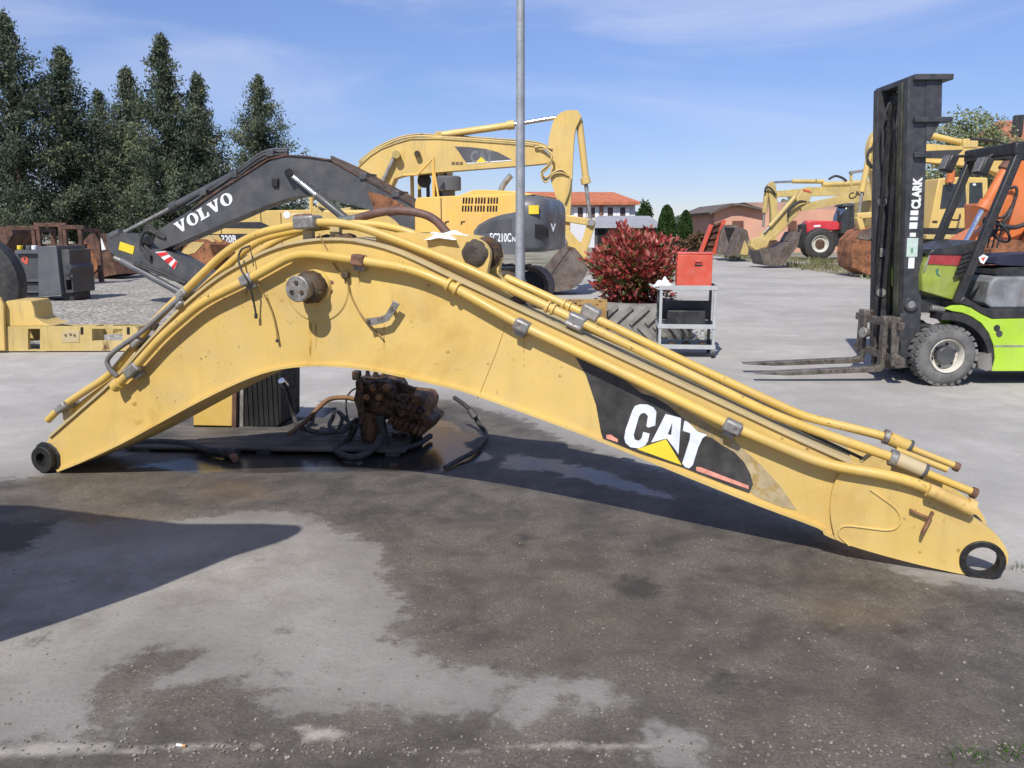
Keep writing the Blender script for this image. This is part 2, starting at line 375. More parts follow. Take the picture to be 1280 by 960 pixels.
    c = nmix(N, Lk, ln, c, (.40, .37, .31, 1))
    rg = nmath(N, Lk, 'SUBTRACT', .92, nmath(N, Lk, 'MULTIPLY', wm, .26)); 
    rg = nmath(N, Lk, 'SUBTRACT', rg, nmath(N, Lk, 'MULTIPLY', pm, .58)); rg = nmath(N, Lk, 'MAXIMUM', rg, .2)
    h = nmath(N, Lk, 'ADD', nmath(N, Lk, 'MULTIPLY', n3, .5), nmath(N, Lk, 'ADD', n4, nmath(N, Lk, 'MULTIPLY', stone, .6)))
    bp = N.new('ShaderNodeBump'); bp.inputs['Distance'].default_value = .012
    Lk.new(nmath(N, Lk, 'SUBTRACT', .55, nmath(N, Lk, 'MULTIPLY', pm, .5)), bp.inputs['Strength'])
    Lk.new(h, bp.inputs['Height']); Lk.new(bp.outputs[0], B.inputs['Normal'])
    Lk.new(c, B.inputs['Base Color']); Lk.new(rg, B.inputs['Roughness']); MATS['concrete'] = m
ground_mats()
def sheet(name, pts, z, m):
    mb = MB(); mb.add([(p[0], p[1], z) for p in pts], [tuple(range(len(pts)))]); o = mb.build(name, m, smooth=False)
    return tag(o, kind='structure')
sheet('ground', [(-1500, -1500), (1500, -1500), (1500, 1500), (-1500, 1500)], -.012, MATS['dirt'])
gv = [G(-900, 438), G(172, 436), G(400, 420), G(640, 380), G(700, 352), G(560, 338), G(-300, 338)]
sheet('gravel_area', gv, -.008, MATS['gravel'])
yd = [(-40, -25), (40, -25), (40, 11.5), G(1500, 405), G(1280, 375), G(1095, 350), G(1000, 336), G(905, 322), G(862, 316), G(800, 318), G(760, 332), G(700, 362), G(600, 400), G(400, 428), G(172, 436), G(-900, 438), (-40, 8)]
sheet('yard_pavement', yd, -.004, MATS['concrete'])

def sdist(px, py, poly):
    """signed distance, positive inside"""
    P = np.array(poly); n = len(P); d = np.full(px.shape, 1e9); ins = np.zeros(px.shape, bool)
    for i in range(n):
        a, b = P[i], P[(i+1) % n]; e = b-a; wx, wy = px-a[0], py-a[1]
        k = np.clip((wx*e[0]+wy*e[1])/(e@e), 0, 1); d = np.minimum(d, np.hypot(wx-k*e[0], wy-k*e[1]))
        c = ((a[1] <= py) & (b[1] > py)) | ((b[1] <= py) & (a[1] > py))
        with np.errstate(divide='ignore', invalid='ignore'):
            xi = a[0]+(py-a[1])/(b[1]-a[1])*e[0]
        ins ^= c & (px < xi)
    return np.where(ins, d, -d)
def gp(pts): return [tuple(G(x, y))[:2] for x, y in pts]
def apron():
    st = .032; xs = np.arange(-6.2, 6.21, st); ys = np.arange(1.0, 8.9, st); X, Y = np.meshgrid(xs, ys); x, y = X.ravel(), Y.ravel()
    D = lambda pts: sdist(x, y, gp(pts))
    wet = D([(-900, 625), (40, 598), (150, 570), (300, 545), (450, 520), (560, 500), (640, 520), (720, 556), (860, 600), (960, 640), (1050, 680), (1150, 722), (1290, 745), (1700, 800), (1700, 1400), (-1400, 1400)])
    dryp = D([(-900, 655), (60, 655), (250, 648), (360, 640), (430, 668), (470, 688), (478, 722), (502, 765), (492, 792), (545, 826), (585, 838), (632, 846), (612, 872), (572, 884), (490, 892), (370, 884), (318, 862), (285, 838), (268, 842), (205, 858), (165, 872), (150, 905), (95, 925), (-900, 925)])
    wet = np.minimum(wet, -dryp)
    isl = D([(105, 868), (130, 830), (190, 806), (258, 808), (270, 824), (228, 846), (175, 862), (150, 872), (148, 900), (135, 915)])
    wet = np.maximum(wet, isl)
    for q in ([(645, 862), (690, 860), (702, 886), (668, 908), (648, 904)], [(712, 862), (750, 856), (764, 874), (730, 884)], [(830, 925), (862, 928), (858, 940), (834, 940)], [(560, 845), (600, 838), (625, 850), (590, 862)]):
        wet = np.minimum(wet, -D(q)-.02)
    pud = np.maximum(D([(150, 586), (250, 568), (420, 560), (520, 545), (575, 548), (620, 575), (560, 588), (420, 590), (240, 592)]),
                     D([(560, 585), (640, 560), (740, 575), (880, 622), (1010, 672), (1080, 695), (960, 668), (800, 628), (660, 596)])-.14)
    pud = np.maximum(pud, D([(540, 520), (600, 545), (560, 565), (520, 560)])+.02)
    oil = np.maximum(D([(400, 500), (560, 510), (555, 590), (400, 590)])-.02, D([(-300, 640), (120, 640), (60, 700), (-300, 740)])-.15)
    for cx, cy, r in ((330, 702, .02), (318, 828, .016), (45, 802, .035), (1035, 785, .06), (660, 672, .05), (800, 735, .12), (355, 790, .02), (345, 842, .012), (365, 845, .014), (372, 857, .016), (1010, 690, .04), (648, 680, .03), (900, 850, .07), (1130, 790, .05)):
        c = G(cx, cy); oil = np.maximum(oil, r-np.hypot(x-c.x, (y-c.y)*.8)-.02)
    rst = np.maximum(D([(230, 600), (330, 595), (350, 622), (260, 628)]), D([(90, 640), (170, 648), (150, 672), (90, 665)]))
    rst = np.maximum(rst, D([(1000, 735), (1180, 760), (1160, 800), (960, 790)])-.1)
    jy = G(640, 936).y
    pale = .022-np.abs(y-jy-.012*np.sin(x*5)-.01*np.sin(x*13+1))+.022*np.sin(x*2.3+2)*np.sin(x*.9)+.012*np.sin(x*7.7)*np.sin(x*3.1+.5)-.02
    pale = np.maximum(pale, D([(355, 905), (420, 902), (470, 925), (380, 935)])-.03)
    grm = np.clip(D([(-900, 600), (100, 596), (400, 575), (640, 560), (860, 612), (1100, 705), (1290, 740), (1700, 780), (1700, 1400), (-1400, 1400)])*1.4, -3, 2)
    z = np.zeros_like(x)
    z -= .004*np.exp(-((y-jy)/.02)**2)           # the joint between two slabs
    z += .003*np.sin(x*1.7+.6)*np.sin(y*1.3)
    nx, ny = len(xs), len(ys); idx = np.arange(nx*ny).reshape(ny, nx)
    f = np.stack([idx[:-1, :-1], idx[:-1, 1:], idx[1:, 1:], idx[1:, :-1]], -1).reshape(-1, 4)
    me = bpy.data.meshes.new('worn_apron'); me.vertices.add(nx*ny); me.vertices.foreach_set('co', np.stack([x, y, z+.002], -1).ravel())
    me.loops.add(f.size); me.loops.foreach_set('vertex_index', f.ravel().astype(np.int32)); me.polygons.add(len(f))
    me.polygons.foreach_set('loop_start', np.arange(0, f.size, 4, dtype=np.int32)); me.update(calc_edges=True)
    me.polygons.foreach_set('use_smooth', np.ones(len(f), bool))
    for n, a in (('wet', wet), ('pud', pud), ('oil', oil), ('rst', rst), ('pale', pale), ('grm', grm)):
        at_ = me.attributes.new(n, 'FLOAT', 'POINT'); at_.data.foreach_set('value', a.astype(np.float32))
    me.validate()
    tag(link('worn_apron', me, MATS['concrete']), kind='structure')
apron()
# attributes that a plain sheet lacks read as 0; the far pavement is dry
for nm, v in (('yard_pavement', -5.),):
    me = bpy.data.objects[nm].data
    for n in ('wet', 'pud', 'oil', 'rst', 'pale', 'grm'):
        a = me.attributes.new(n, 'FLOAT', 'POINT'); a.data.foreach_set('value', np.full(len(me.vertices), v, np.float32))
# ------------------------------------------------------------------ the dismantled excavator boom in front
A0, B0 = G(57, 591), G(1228, 722)
BF = Fr(A0, math.atan2(B0.y-A0.y, B0.x-A0.x)); BW = .46
def make_boom():
    f = BF; rt = thing('excavator_boom', 'long faded yellow dismantled excavator boom lying on the pavement with pipes along its back', 'boom', f)
    top = [(60, 545), (100, 510), (140, 474), (185, 424), (230, 378), (270, 346), (300, 328), (335, 311), (370, 301), (410, 297), (450, 300), (500, 314), (570, 347), (640, 380), (700, 408), (780, 446), (860, 483), (940, 520), (1000, 548), (1065, 577)]
    bot = [(1052, 678), (1030, 668), (1022, 660), (950, 633), (860, 597), (760, 556), (700, 533), (640, 511), (580, 490), (540, 480), (500, 471), (460, 463), (420, 458.5), (380, 458.5), (340, 464), (300, 478), (250, 502), (200, 529), (150, 556), (100, 579), (72, 590)]
    def dense(pts, k=3):
        v = catmull([Vector((a, b, 0)) for a, b in pts], k); return [(q.x, q.y) for q in v]
    T = f.P(dense(top)); Bt = f.P(dense(bot))
    side = [(.02, .16)]
    nose = f.P([(1100, 591), (1122, 600)])
    outline = T+nose+f.P([(1120, 690)])+Bt
    lf = f.L(57, 573)
    # plates: the side sheets sit a little inside the overhanging top and bottom plates
    insT = [(x, z-.010) for x, z in T]; insB = [(x, z+.010) for x, z in Bt]
    o2 = f.P([(72, 588), (58, 586), (48, 574), (52, 560)])+insT+[(nose[-1][0], nose[-1][1]-.01)]+f.P([(1120, 688)])+insB
    for t in (.016, BW-.030):
        MB().prism(o2, t, t+.014).build('side_plate', YEL, rt)
    MB().strip(T, .016, 0, BW).build('top_plate', YTOP, rt, bevel=.002)
    MB().strip(list(reversed(Bt)), -.016, -.004, BW+.004).build('bottom_plate', YEL, rt, bevel=.002)
    # foot boss
    c = Vector((lf.x, 0, lf.z)); 
    MB().ring(c+Vector((0, -.035, 0)), c+Vector((0, BW+.04, 0)), .088, .046, 32).build('foot_boss', GREASE, rt, bevel=.004)
    MB().lathe(c+Vector((0, .012, 0)), (0, -1, 0), [(0, .112), (.006, .104), (.008, .09)], 40, .03).build('grease_smear', GREASE, rt)
    # nose: two lugs with pin eyes
    lug = [(1042, 600), (1065, 578), (1100, 590), (1150, 606), (1190, 626), (1212, 645), (1236, 660), (1252, 675), (1261, 692), (1260, 706), (1250, 717), (1230, 722), (1200, 718), (1130, 702), (1060, 682), (1044, 674), (1036, 640)]
    ec = f.L(1228, 701, -.012)
    for t0 in (-.012, BW-.036):
        lp = f.P(lug, -.012)
        MB().prism(soft(lp), t0, t0+.048, [circ((ec.x, ec.z), .073, 24)]).build('end_lug', YEL, rt, bevel=.004)
        e = MB().ring(Vector((ec.x, t0-.012, ec.z)), Vector((ec.x, t0+.06, ec.z)), .098, .070, 30)
        e.build('lug_bushing', GREASE, rt, bevel=.004)
    # cross plate inside the fork
    a = f.L(1175, 640); MB().bx(a.x-.02, a.x, .036, BW-.036, a.z-.16, a.z-.02).build('fork_web', YEL, rt)
    tong = rounded([f.L(1088, 612, -.014), f.L(1122, 636, -.014), f.L(1128, 652, -.014), f.L(1116, 664, -.014), f.L(1052, 656, -.014), f.L(1046, 668, -.014), f.L(1062, 682, -.014)], .05)
    MB().tube(tong, .0055, 8).build('weld_bead', YEL, rt)
    sk = [f.L(633, 402, .014), f.L(620, 440, .014), f.L(596, 500, .014)]
    MB().tube(sk, .003, 6).build('weld_bead', YEL, rt)
    # small bracket near the nose
    q = f.L(1163, 648, -.03); mb = MB(); mb.beam(f.L(1137, 637, -.02), f.L(1160, 647, -.02), .035, .008); mb.beam(f.L(1166, 640, -.05), f.L(1152, 668, -.05), .012, .028, Vector((0, 1, 0)))
    mb.build('pipe_bracket', RUSTC, rt, bevel=.002)
    # lift-cylinder boss and pin
    c = f.L(396, 358, .014); mb = MB()
    mb.lathe(c, (0, -1, 0), [(0, .205), (.006, .198), (.007, .1), (.03, .095), (.032, .07)], 48); mb.build('boss_plate', YEL, rt, ang=20)
    mb = MB(); mb.lathe(c, (0, -1, 0), [(.03, .085), (.05, .092), (.07, .083), (.10, .09), (.115, .076), (.125, .07)], 28, .05); mb.build('greasy_collar', DIRTY, rt, ang=60)
    pn = MB().lathe(c, (0, -1, 0), [(.10, .06), (.175, .061), (.176, .071), (.205, .073), (.21, .068)], 32).build('pin_cap', GALV, rt, bevel=.002)
    for k in range(3):
        a = math.radians(90+120*k); MB().lathe(c+Vector((.035*math.cos(a), -.205, .035*math.sin(a))), (0, -1, 0), [(0, .012), (.014, .012)], 6).build('bolt', DIRTY, pn)
    # ears for the stick cylinder
    ear = [(470, 292), (500, 290), (545, 292), (580, 294), (600, 299), (611, 310), (613, 322), (609, 336), (609, 346), (616, 356), (640, 370), (660, 395), (470, 330)]
    for t in (.11, .31):
        MB().prism(soft(f.P(ear, .11), 45), t, t+.04).build('cylinder_ear', YEL, rt, bevel=.003)
    c = f.L(594, 317, .11)
    MB().cyl(c+Vector((0, -.012, 0)), c+Vector((0, .26, 0)), .052, 24).build('ear_pin', GREASE, rt, bevel=.004)
    MB().lathe(c+Vector((0, -.004, 0)), (0, -1, 0), [(0, .074), (.004, .07), (.016, .050), (.018, .03)], 26, .07).build('grease_ring', mat('dried_grease', (.06, .048, .036), .7, var=.4, scale=14, bump=.6, bscale=60), rt)
    MB().lathe(c+Vector((0, .16, 0)), (0, 1, 0), [(0, .07), (.02, .09), (.06, .085), (.09, .07)], 24, .06).build('ear_spacer', DIRTY, rt)
    mb = MB()
    for i in range(46):
        p = f.L(random.uniform(608, 650), 352, .0); s_ = random.uniform(.02, .05)
        x = p.x+random.uniform(-.02, .1); zt = np.interp(x, [q[0] for q in T], [q[1] for q in T])
        mb.lathe((x, random.uniform(.12, .36), zt-.01), (random.uniform(-.4, .4), random.uniform(-.4, .4), 1), [(0, s_), (s_*.5, s_*.8), (s_*.9, .003)], 7, .2)
    mb.build('packed_dirt', DIRTY, rt, ang=60)
    # ---- pipes
    def pipe(pts, r, name='hydraulic_pipe', m=YPIPE, rd=.12, n=14):
        return MB().tube(rounded([f.L(*p) for p in pts], rd, 5), r, n).build(name, m, rt, ang=60)
    t1 = -.045
    pipe([(147, 481, t1), (165, 463, t1), (203, 420, t1), (252, 378, t1), (310, 350, t1), (371, 315.5, t1), (440, 324, t1), (514, 336, t1), (562, 356, t1), (650, 406, t1), (780, 467, t1), (915, 533, t1), (1030, 581, t1), (1110, 594, t1), (1150, 606, t1+.01), (1215, 634, t1+.02)], .027)
    ta = .06
    pA = [(60, 525, .03), (77, 508, .03), (139, 468, .03), (192, 402, .04), (282, 314, .05), (322, 291, ta), (386, 278, ta), (425, 278, ta), (455, 285, ta), (500, 301, ta), (580, 333, ta-.02), (640, 362, ta-.02), (720, 400, ta-.01), (860, 467, ta), (965, 518, ta), (1040, 546, ta), (1125, 575, ta+.02), (1156, 591, ta+.02)]
    pipe(pA, .0235); pipe([(1150, 588, ta+.02), (1218, 616, ta+.02)], .019)
    tb = .16
    pipe([(85, 520, .1), (148, 468, .1), (252, 362, .12), (297, 320, tb), (326, 298, tb), (372, 287, tb), (440, 279, tb+.03), (476, 281, tb+.05), (502, 287, tb+.05), (530, 297, tb+.05)], .0225)
    pipe([(232, 397, .26), (300, 331, .26), (345, 300, .26), (380, 288, .26), (405, 282, .3), (440, 283, .3)], .021)
    tc_ = .40
    pipe([(628, 345, tc_), (700, 378, tc_), (760, 405, tc_), (860, 454, tc_), (960, 500, tc_), (1005, 521, tc_), (1060, 534, tc_), (1112, 547, tc_), (1140, 561, tc_)], .0235)
    pipe([(1138, 560, tc_), (1196, 583, tc_)], .017); pipe([(1120, 562, .30), (1184, 587, .30)], .016)
    pipe([(715, 404, .10), (780, 433, .14), (860, 470, .14), (960, 518, .14), (1078, 573, .12)], .008, 'thin_hose', RUB)
    pipe([(735, 402, .30), (860, 461, .3), (1000, 528, .3)], .006, 'thin_hose', RUB)
    pipe([(1160, 612, -.055), (1185, 623, -.05), (1216, 638, -.035)], .0325, 'rusty_pipe_end', mat('rusting_pipe_paint', (.60, .40, .13), .55, var=.15, scale=5, rust='#5a3018', rustlo=.54, rusthi=.72, bump=.2))
    pipe([(1208, 631, -.03), (1217, 635, -.03)], .038, 'pipe_nut', MATS['rusting_pipe_paint'])
    # end fittings
    def sleeve(a, b, r, m, name='pipe_fitting', n=16): return MB().cyl(f.L(*a), f.L(*b), r, n).build(name, m, rt, bevel=.003)
    sleeve((1112, 571, ta+.02), (1121, 574, ta+.02), .042, GALV); sleeve((1121, 574, ta+.02), (1156, 589, ta+.02), .036, YTOP); sleeve((1153, 588, ta+.02), (1157, 590, ta+.02), .041, DKG)
    sleeve((1104, 545, tc_), (1111, 547, tc_), .040, GALV); sleeve((1112, 548, tc_), (1136, 559, tc_), .036, YPIPE); sleeve((1134, 558, tc_), (1137, 560, tc_), .044, DKG)
    sleeve((1214, 614.5, ta+.02), (1221, 617.5, ta+.02), .027, RUSTC); sleeve((1192, 582, tc_), (1199, 585, tc_), .024, RUSTC)
    for a in ((559, 355), (569, 360)): sleeve((a[0], a[1], t1), (a[0]+4, a[1]+2, t1), .038, YPIPE)
    for a in ((683, 383), (690, 386)): sleeve((a[0], a[1], ta-.015), (a[0]+3, a[1]+1.5, ta-.015), .034, YPIPE)
    for a in ((703, 380), (710, 383)): sleeve((a[0], a[1], tc_), (a[0]+3, a[1]+1.4, tc_), .034, YPIPE)
    sleeve((143, 484, t1), (150, 478, t1), .037, YPIPE)
    def clamp(a, b, m, w=.072, hh=.064, name='pipe_clamp', foot=None):
        p, q = f.L(*a), f.L(*b); o = MB().beam(p, q, w, hh).build(name, m, rt, bevel=.014, seg=3)
        if foot:
            d = (q-p).normalized(); up = Vector((-d.z, 0, d.x)); k = (p+q)/2-up*(hh*.62)
            MB().beam(k-d*.03+Vector((0, .02, 0)), k+d*.03+Vector((0, .02, 0)), .05, .035).build('clamp_foot', foot, o, bevel=.004)
        return o
    clamp((160, 469, t1), (174, 456, t1), GALV, foot=GALV); clamp((303, 353, t1), (316, 346, t1), STEEL, foot=STEEL)
    clamp((441, 324, t1), (457, 327, t1), RUSTC, foot=GALV); clamp((644, 403, t1), (662, 412, t1), GALV, foot=GALV); clamp((905, 528, t1), (927, 539, t1), GALV, foot=GALV)
    clamp((710, 396, ta), (732, 406, ta), STEEL, .07, .07); clamp((728, 385, tc_), (749, 396, tc_), STEEL, .07, .07); clamp((706, 402, .02), (727, 412, .02), STEEL, .04, .03)
    clamp((372, 279, ta), (398, 277, ta), GALV, .12, .075); clamp((372, 273, .2), (386, 271, .2), RUSTC, .12, .04)
    clamp((172, 432, .04), (180, 421, .04), STEEL, .14, .05); clamp((78, 512, .05), (90, 503, .05), STEEL, .14, .05); clamp((226, 372, .06), (236, 362, .06), STEEL, .1, .05)
    clamp((222, 384, .0), (229, 377, .0), STEEL, .05, .03); clamp((190, 412, .02), (196, 404, .02), STEEL, .05, .03); clamp((1075, 577, .12), (1090, 566, .12), YTOP, .03, .02)
    # pipe stand-offs on the back of the boom
    for (px, py, t) in ((720, 408, .06), (740, 402, .40), (386, 290, .12), (1130, 585, .08), (1118, 562, .40), (420, 286, .16), (226, 374, .10), (176, 430, .06), (85, 512, .06)):
        p = f.L(px, py, t); zt = np.interp(p.x, [q[0] for q in T], [q[1] for q in T])
        if p.z-zt > -.01: MB().bx(p.x-.03, p.x+.03, t-.02, t+.02, zt-.02, p.z+.012).build('pipe_saddle', YTOP, rt, bevel=.003)
    mb = MB()
    for i in range(30):
        px = random.uniform(398, 440); p = f.L(px, 292, random.uniform(.05, .34)); s_ = random.uniform(.012, .035)
        zt = np.interp(p.x, [q[0] for q in T], [q[1] for q in T]); mb.lathe((p.x, p.y, zt-.005), (0, 0, 1), [(0, s_*1.3), (s_*.6, s_), (s_*.9, .003)], 7, .25)
    mb.build('oily_debris', DIRTY, rt, ang=60)
    # the grey return hose at the foot, wires and cut leads
    def wire(pts, r, m=RUB, name='cable'): return MB().tube(catmull([f.L(*p) for p in pts], 6), r, 8).build(name, m, rt, ang=70)
    GH = mat('grey_rubber_hose', (.17, .165, .17), .6, var=.12, scale=8, dust=.2)
    wire([(226, 372, .0), (205, 390, -.01), (178, 414, -.02), (150, 434, -.03), (140, 442, -.035), (134, 452, -.035), (138, 462, -.03), (146, 470, -.01)], .016, GH, 'return_hose')
    wire([(313, 307, -.0), (302, 312, -.03), (298, 323, -.05), (302, 338, -.09), (310, 352, -.09), (316, 372, -.05), (320, 393, -.02)], .006, RUB)
    wire([(323, 356, -.06), (331, 370, -.02), (340, 390, 0), (345, 410, .0), (347, 425, -.005)], .0045, mat('yellowed_cable', (.30, .19, .06), .6, var=.2))
    wire([(399, 292, -.0), (405, 305, -.01), (412, 317, -.02)], .0045, MATS['yellowed_cable'])
    wire([(416, 328, -.01), (424, 340, 0), (434, 353, 0), (438, 368, 0), (448, 388, -.0), (460, 404, -.02), (470, 414, 0), (479, 424, 0)], .005, MATS['yellowed_cable'])
    wire([(312, 308, -.0), (315, 320, -.01), (317, 333, -.01)], .003, RUB)
    MB().cyl(f.L(320, 392, -.02), f.L(320, 398, -.02), .010, 8).build('cable_end', RUB, rt)
    MB().cyl(f.L(346, 424, -.006), f.L(347, 428, -.006), .009, 8).build('cable_end', RUB, rt)
    MB().box(f.L(432, 344, -.01), (.04, .03, .035)).build('cable_clip', DIRTY, rt, bevel=.006)
    for a in ((414, 353), (413, 364)): MB().lathe(f.L(a[0], a[1], .008), (0, -1, 0), [(0, .016), (.004, .013), (.006, .004)], 7, .3).build('chipped_stud', RUSTC, rt)
    RUN = mat('rust_run', (.56, .36, .085), .6, var=.2, scale=9, rust='#c29a45', rustlo=.48, rusthi=.6)
    for (px, py, w, h) in ((388, 402, 5, 46), (395, 404, 3, 30), (449, 338, 2.5, 18), (655, 420, 2.5, 22), (308, 362, 2.5, 14), (918, 546, 3, 12), (480, 404, 2, 34)):
        MB().prism(f.P([(px-w*.5, py), (px+w*.5, py+1), (px+w*.35, py+h*.5), (px+w*.1, py+h), (px-w*.2, py+h*.96), (px-w*.4, py+h*.45)], .0155), .0148, .017).build('rust_run', RUN, rt)
    for (px, py, s_) in ((168, 505, 3), (172, 528, 4), (225, 445, 2), (560, 440, 2), (700, 470, 2), (610, 455, 1.6), (1150, 690, 2), (1180, 650, 1.6), (1198, 688, 2.4)):
        MB().prism(f.P([(px+s_*(1+.35*math.sin(k*2.7+px))*math.cos(k*.524), py+s_*(.8+.3*math.sin(k*1.9+py))*math.sin(k*.524)) for k in range(12)], -.0125 if px > 1110 else .0155), -.0132 if px > 1110 else .0148, -.011 if px > 1110 else .017).build('rust_stain', RUN, rt)
    # the bent galvanised bracket
    tb_ = -.045
    bk = MB(); pts = [f.L(458, 398, tb_), f.L(475, 396, tb_), f.L(482, 393, tb_), f.L(487, 385, tb_), f.L(492, 375, tb_)]
    low = [f.L(460, 408, tb_), f.L(478, 404, tb_), f.L(486, 401, tb_), f.L(493, 391, tb_), f.L(500, 380, tb_)]
    bk.prism([(p.x, p.z) for p in pts]+[(p.x, p.z) for p in reversed(low)], tb_-.006, tb_+.002); bo = bk.build('bent_bracket', GALV, rt, bevel=.002)
    MB().cyl(f.L(491, 386, tb_-.008), f.L(491, 386, .016), .013, 8).build('bracket_bolt', DIRTY, bo)
    MB().lathe(f.L(461, 402, tb_-.006), (0, -1, 0), [(0, .012), (.012, .01)], 6).build('bracket_nut', DIRTY, bo)
    # ---- sticker with lettering on the side
    z5 = lambda L: [(700+a/4, 420+b/4) for a, b in L]
    DEC = mat('black_sticker', (.028, .027, .027), .5, var=.25, scale=3, rust='#7b746a', rustlo=.74, rusthi=.77, dust=.3, bump=.05)
    d = MB().prism(f.P(z5([(65, 85), (110, 100), (250, 182), (330, 225), (405, 285), (470, 305), (540, 345), (600, 398), (640, 440), (690, 490), (760, 510), (810, 545), (870, 580), (920, 630), (952, 690), (966, 742), (945, 785), (880, 762), (700, 692), (600, 652), (350, 572), (240, 532), (214, 512), (204, 478), (180, 345), (130, 195)]), .013), .0122, .017).build('side_sticker', DEC, rt)
    RES = mat('sticker_residue', (.40, .315, .18), .7, var=.25, scale=6, rust='#c2a566', rustlo=.5, rusthi=.58)
    MB().prism(f.P(z5([(330, 222), (420, 272), (560, 318), (650, 385), (740, 440), (840, 495), (910, 560), (1000, 640), (1100, 750), (1186, 872), (1110, 856), (1000, 812), (948, 780), (966, 742), (952, 690), (920, 630), (870, 580), (810, 545), (760, 510), (690, 490), (640, 440), (600, 398), (540, 345), (470, 305), (405, 285)]), .013), .0135, .017).build('sticker_residue', RES, rt)
    def mark(pts, m, name, t=.0108, hole=()): return MB().prism(f.P(z5(pts), t), t, .0135, [f.P(z5(h), t) for h in hole]).build(name, m, d)
    LW = mat('scuffed_white_print', (.74, .78, .84), .5, var=.1, scale=20, rust='#595c60', rustlo=.66, rusthi=.70)
    mark([(362, 372), (375, 350), (400, 341), (438, 343), (468, 358), (482, 380), (476, 448), (440, 458), (432, 450), (440, 400), (425, 384), (405, 388), (394, 405), (368, 495), (374, 518), (392, 524), (408, 512), (416, 480), (448, 488), (440, 525), (425, 548), (395, 562), (352, 556), (328, 535), (321, 510), (328, 468)], LW, 'letter')
    mark([(528, 390), (606, 410), (592, 592), (580, 572), (534, 512), (455, 533), (470, 505)], LW, 'letter', hole=([(562, 432), (556, 495), (538, 492)],))
    mark([(622, 424), (636, 428), (690, 480), (735, 494), (712, 512), (690, 560), (664, 645), (645, 662), (625, 655), (611, 636), (648, 520), (652, 486), (614, 474)], LW, 'letter')
    mark([(530, 516), (609, 646), (386, 566)], mat('yellow_print', (.78, .60, .04), .45, var=.05), 'triangle_mark', .0104)
    PK = mat('faded_red_print', (.72, .30, .22), .6, var=.15, scale=20)
    mark([(232, 494), (255, 494), (290, 518), (288, 531), (232, 512)], PK, 'red_stripe'); mark([(680, 655), (700, 655), (942, 748), (944, 766), (682, 674)], PK, 'red_stripe')
    return rt
make_boom()
# brown hose and white rag lying on the boom
def boom_top_bits():
    f = BF; t = .22
    h = thing('rubber_hose', 'rust brown rubber hose with steel fitting lying across the top of the yellow boom', 'hose', f)
    pts = catmull([f.L(440, 275, t), f.L(460, 269, t), f.L(485, 264, t), f.L(508, 264, t), f.L(530, 268, t), f.L(545, 276, t), f.L(557, 289, t), f.L(566, 300, t)], 6)
    MB().tube(pts, .024, 14).build('hose_body', HOSEB, h, ang=60)
    MB().cyl(f.L(424, 276, t), f.L(444, 274, t), .026, 14).build('hose_fitting', mat('green_grey_fitting', (.16, .18, .165), .5, .3), h, bevel=.004)
    MB().ring(f.L(443, 274.2, t), f.L(447, 273.5, t), .029, .02, 18).build('hose_ferrule', GALV, h)
    r = f.L(560, 296, .2); mb = MB(); n, m_ = 26, 20; vs = []
    for i in range(n):
        for j in range(m_):
            u, v = i/(n-1)*2-1, j/(m_-1)*2-1; e = max(0, 1-(abs(u)**3+abs(v)**3)*.8)
            vs.append((r.x+u*.105+.02*math.sin(v*4+u), .2+v*.13, r.z-.012+e*.034+.008*math.sin(u*6+v*4)*e+.007*math.sin(v*8-u*3+1)*e))
    mb.add(vs, [(i*m_+j, (i+1)*m_+j, (i+1)*m_+j+1, i*m_+j+1) for i in range(n-1) for j in range(m_-1)])
    o = mb.build('cleaning_rag', mat('white_cloth', (.80, .80, .80), .9, var=.08, scale=14), None, ang=80)
    o.location = f.o; o.rotation_euler = (0, 0, f.yaw); s = o.modifiers.new('s', 'SOLIDIFY'); s.thickness = .004
    tag(o, 'crumpled white rag lying on top of the yellow boom by the hose end', 'rag')
boom_top_bits()
# ------------------------------------------------------------------ machines behind the boom
def sub(f, rt, name, m, px, t0, t1, bevel=.012, sm=False, holes=()):
    p = f.P(px, t0); p = soft(p) if sm else p
    return MB().prism(p, t0, t1, [f.P(h, t0) for h in holes]).build(name, m, rt, bevel=bevel)
def rod(f, rt, name, m, a, b, r, n=14, bevel=.006): return MB().cyl(f.L(*a), f.L(*b), r, n).build(name, m, rt, bevel=bevel)
def hose(f, rt, pts, r, m=None, name='hydraulic_hose'): return MB().tube(catmull([f.L(*p) for p in pts], 5), r, 8).build(name, m or RUB, rt, ang=70)
def tracks(f, rt, x0, x1, t0, t1, h=.9, w=.6):
    """two crawler tracks with shoes, rollers and frame"""
    for t in (t0, t1-w):
        r = h/2; pl = [(x1-r+r*math.sin(a), r+r*math.cos(a)) for a in np.linspace(0, math.pi, 11)]+[(x0+r-r*math.sin(a), r-r*math.cos(a)) for a in np.linspace(0, math.pi, 11)]
        inn = [(x1-r+(r-.09)*math.sin(a), r+(r-.09)*math.cos(a)) for a in np.linspace(0, math.pi, 11)]+[(x0+r-(r-.09)*math.sin(a), r-(r-.09)*math.cos(a)) for a in np.linspace(0, math.pi, 11)]
        tk = MB().prism(pl, t, t+w, [inn]).build('crawler_track', BKT, rt)
        mb = MB(); L = x1-x0-2*r; n = int(L/.19)
        for k in range(n):
            x = x0+r+(k+.5)*L/n
            for z in (.0, h): mb.box((x, t+w/2, z+(.012 if z < .1 else .015)), (.05, w, .03))
        tag(mb.build('track_shoes', BKT, tk), kind='stuff')
        mb = MB(); mb.bx(x0+r, x1-r, t+.1, t+w-.1, .2, h-.2); mb.build('track_frame', DKG, tk)
        for x in (x0+r, x1-r): MB().cyl((x, t+.05, r), (x, t+w-.05, r), r-.1, 20).build('sprocket', DKG, tk)
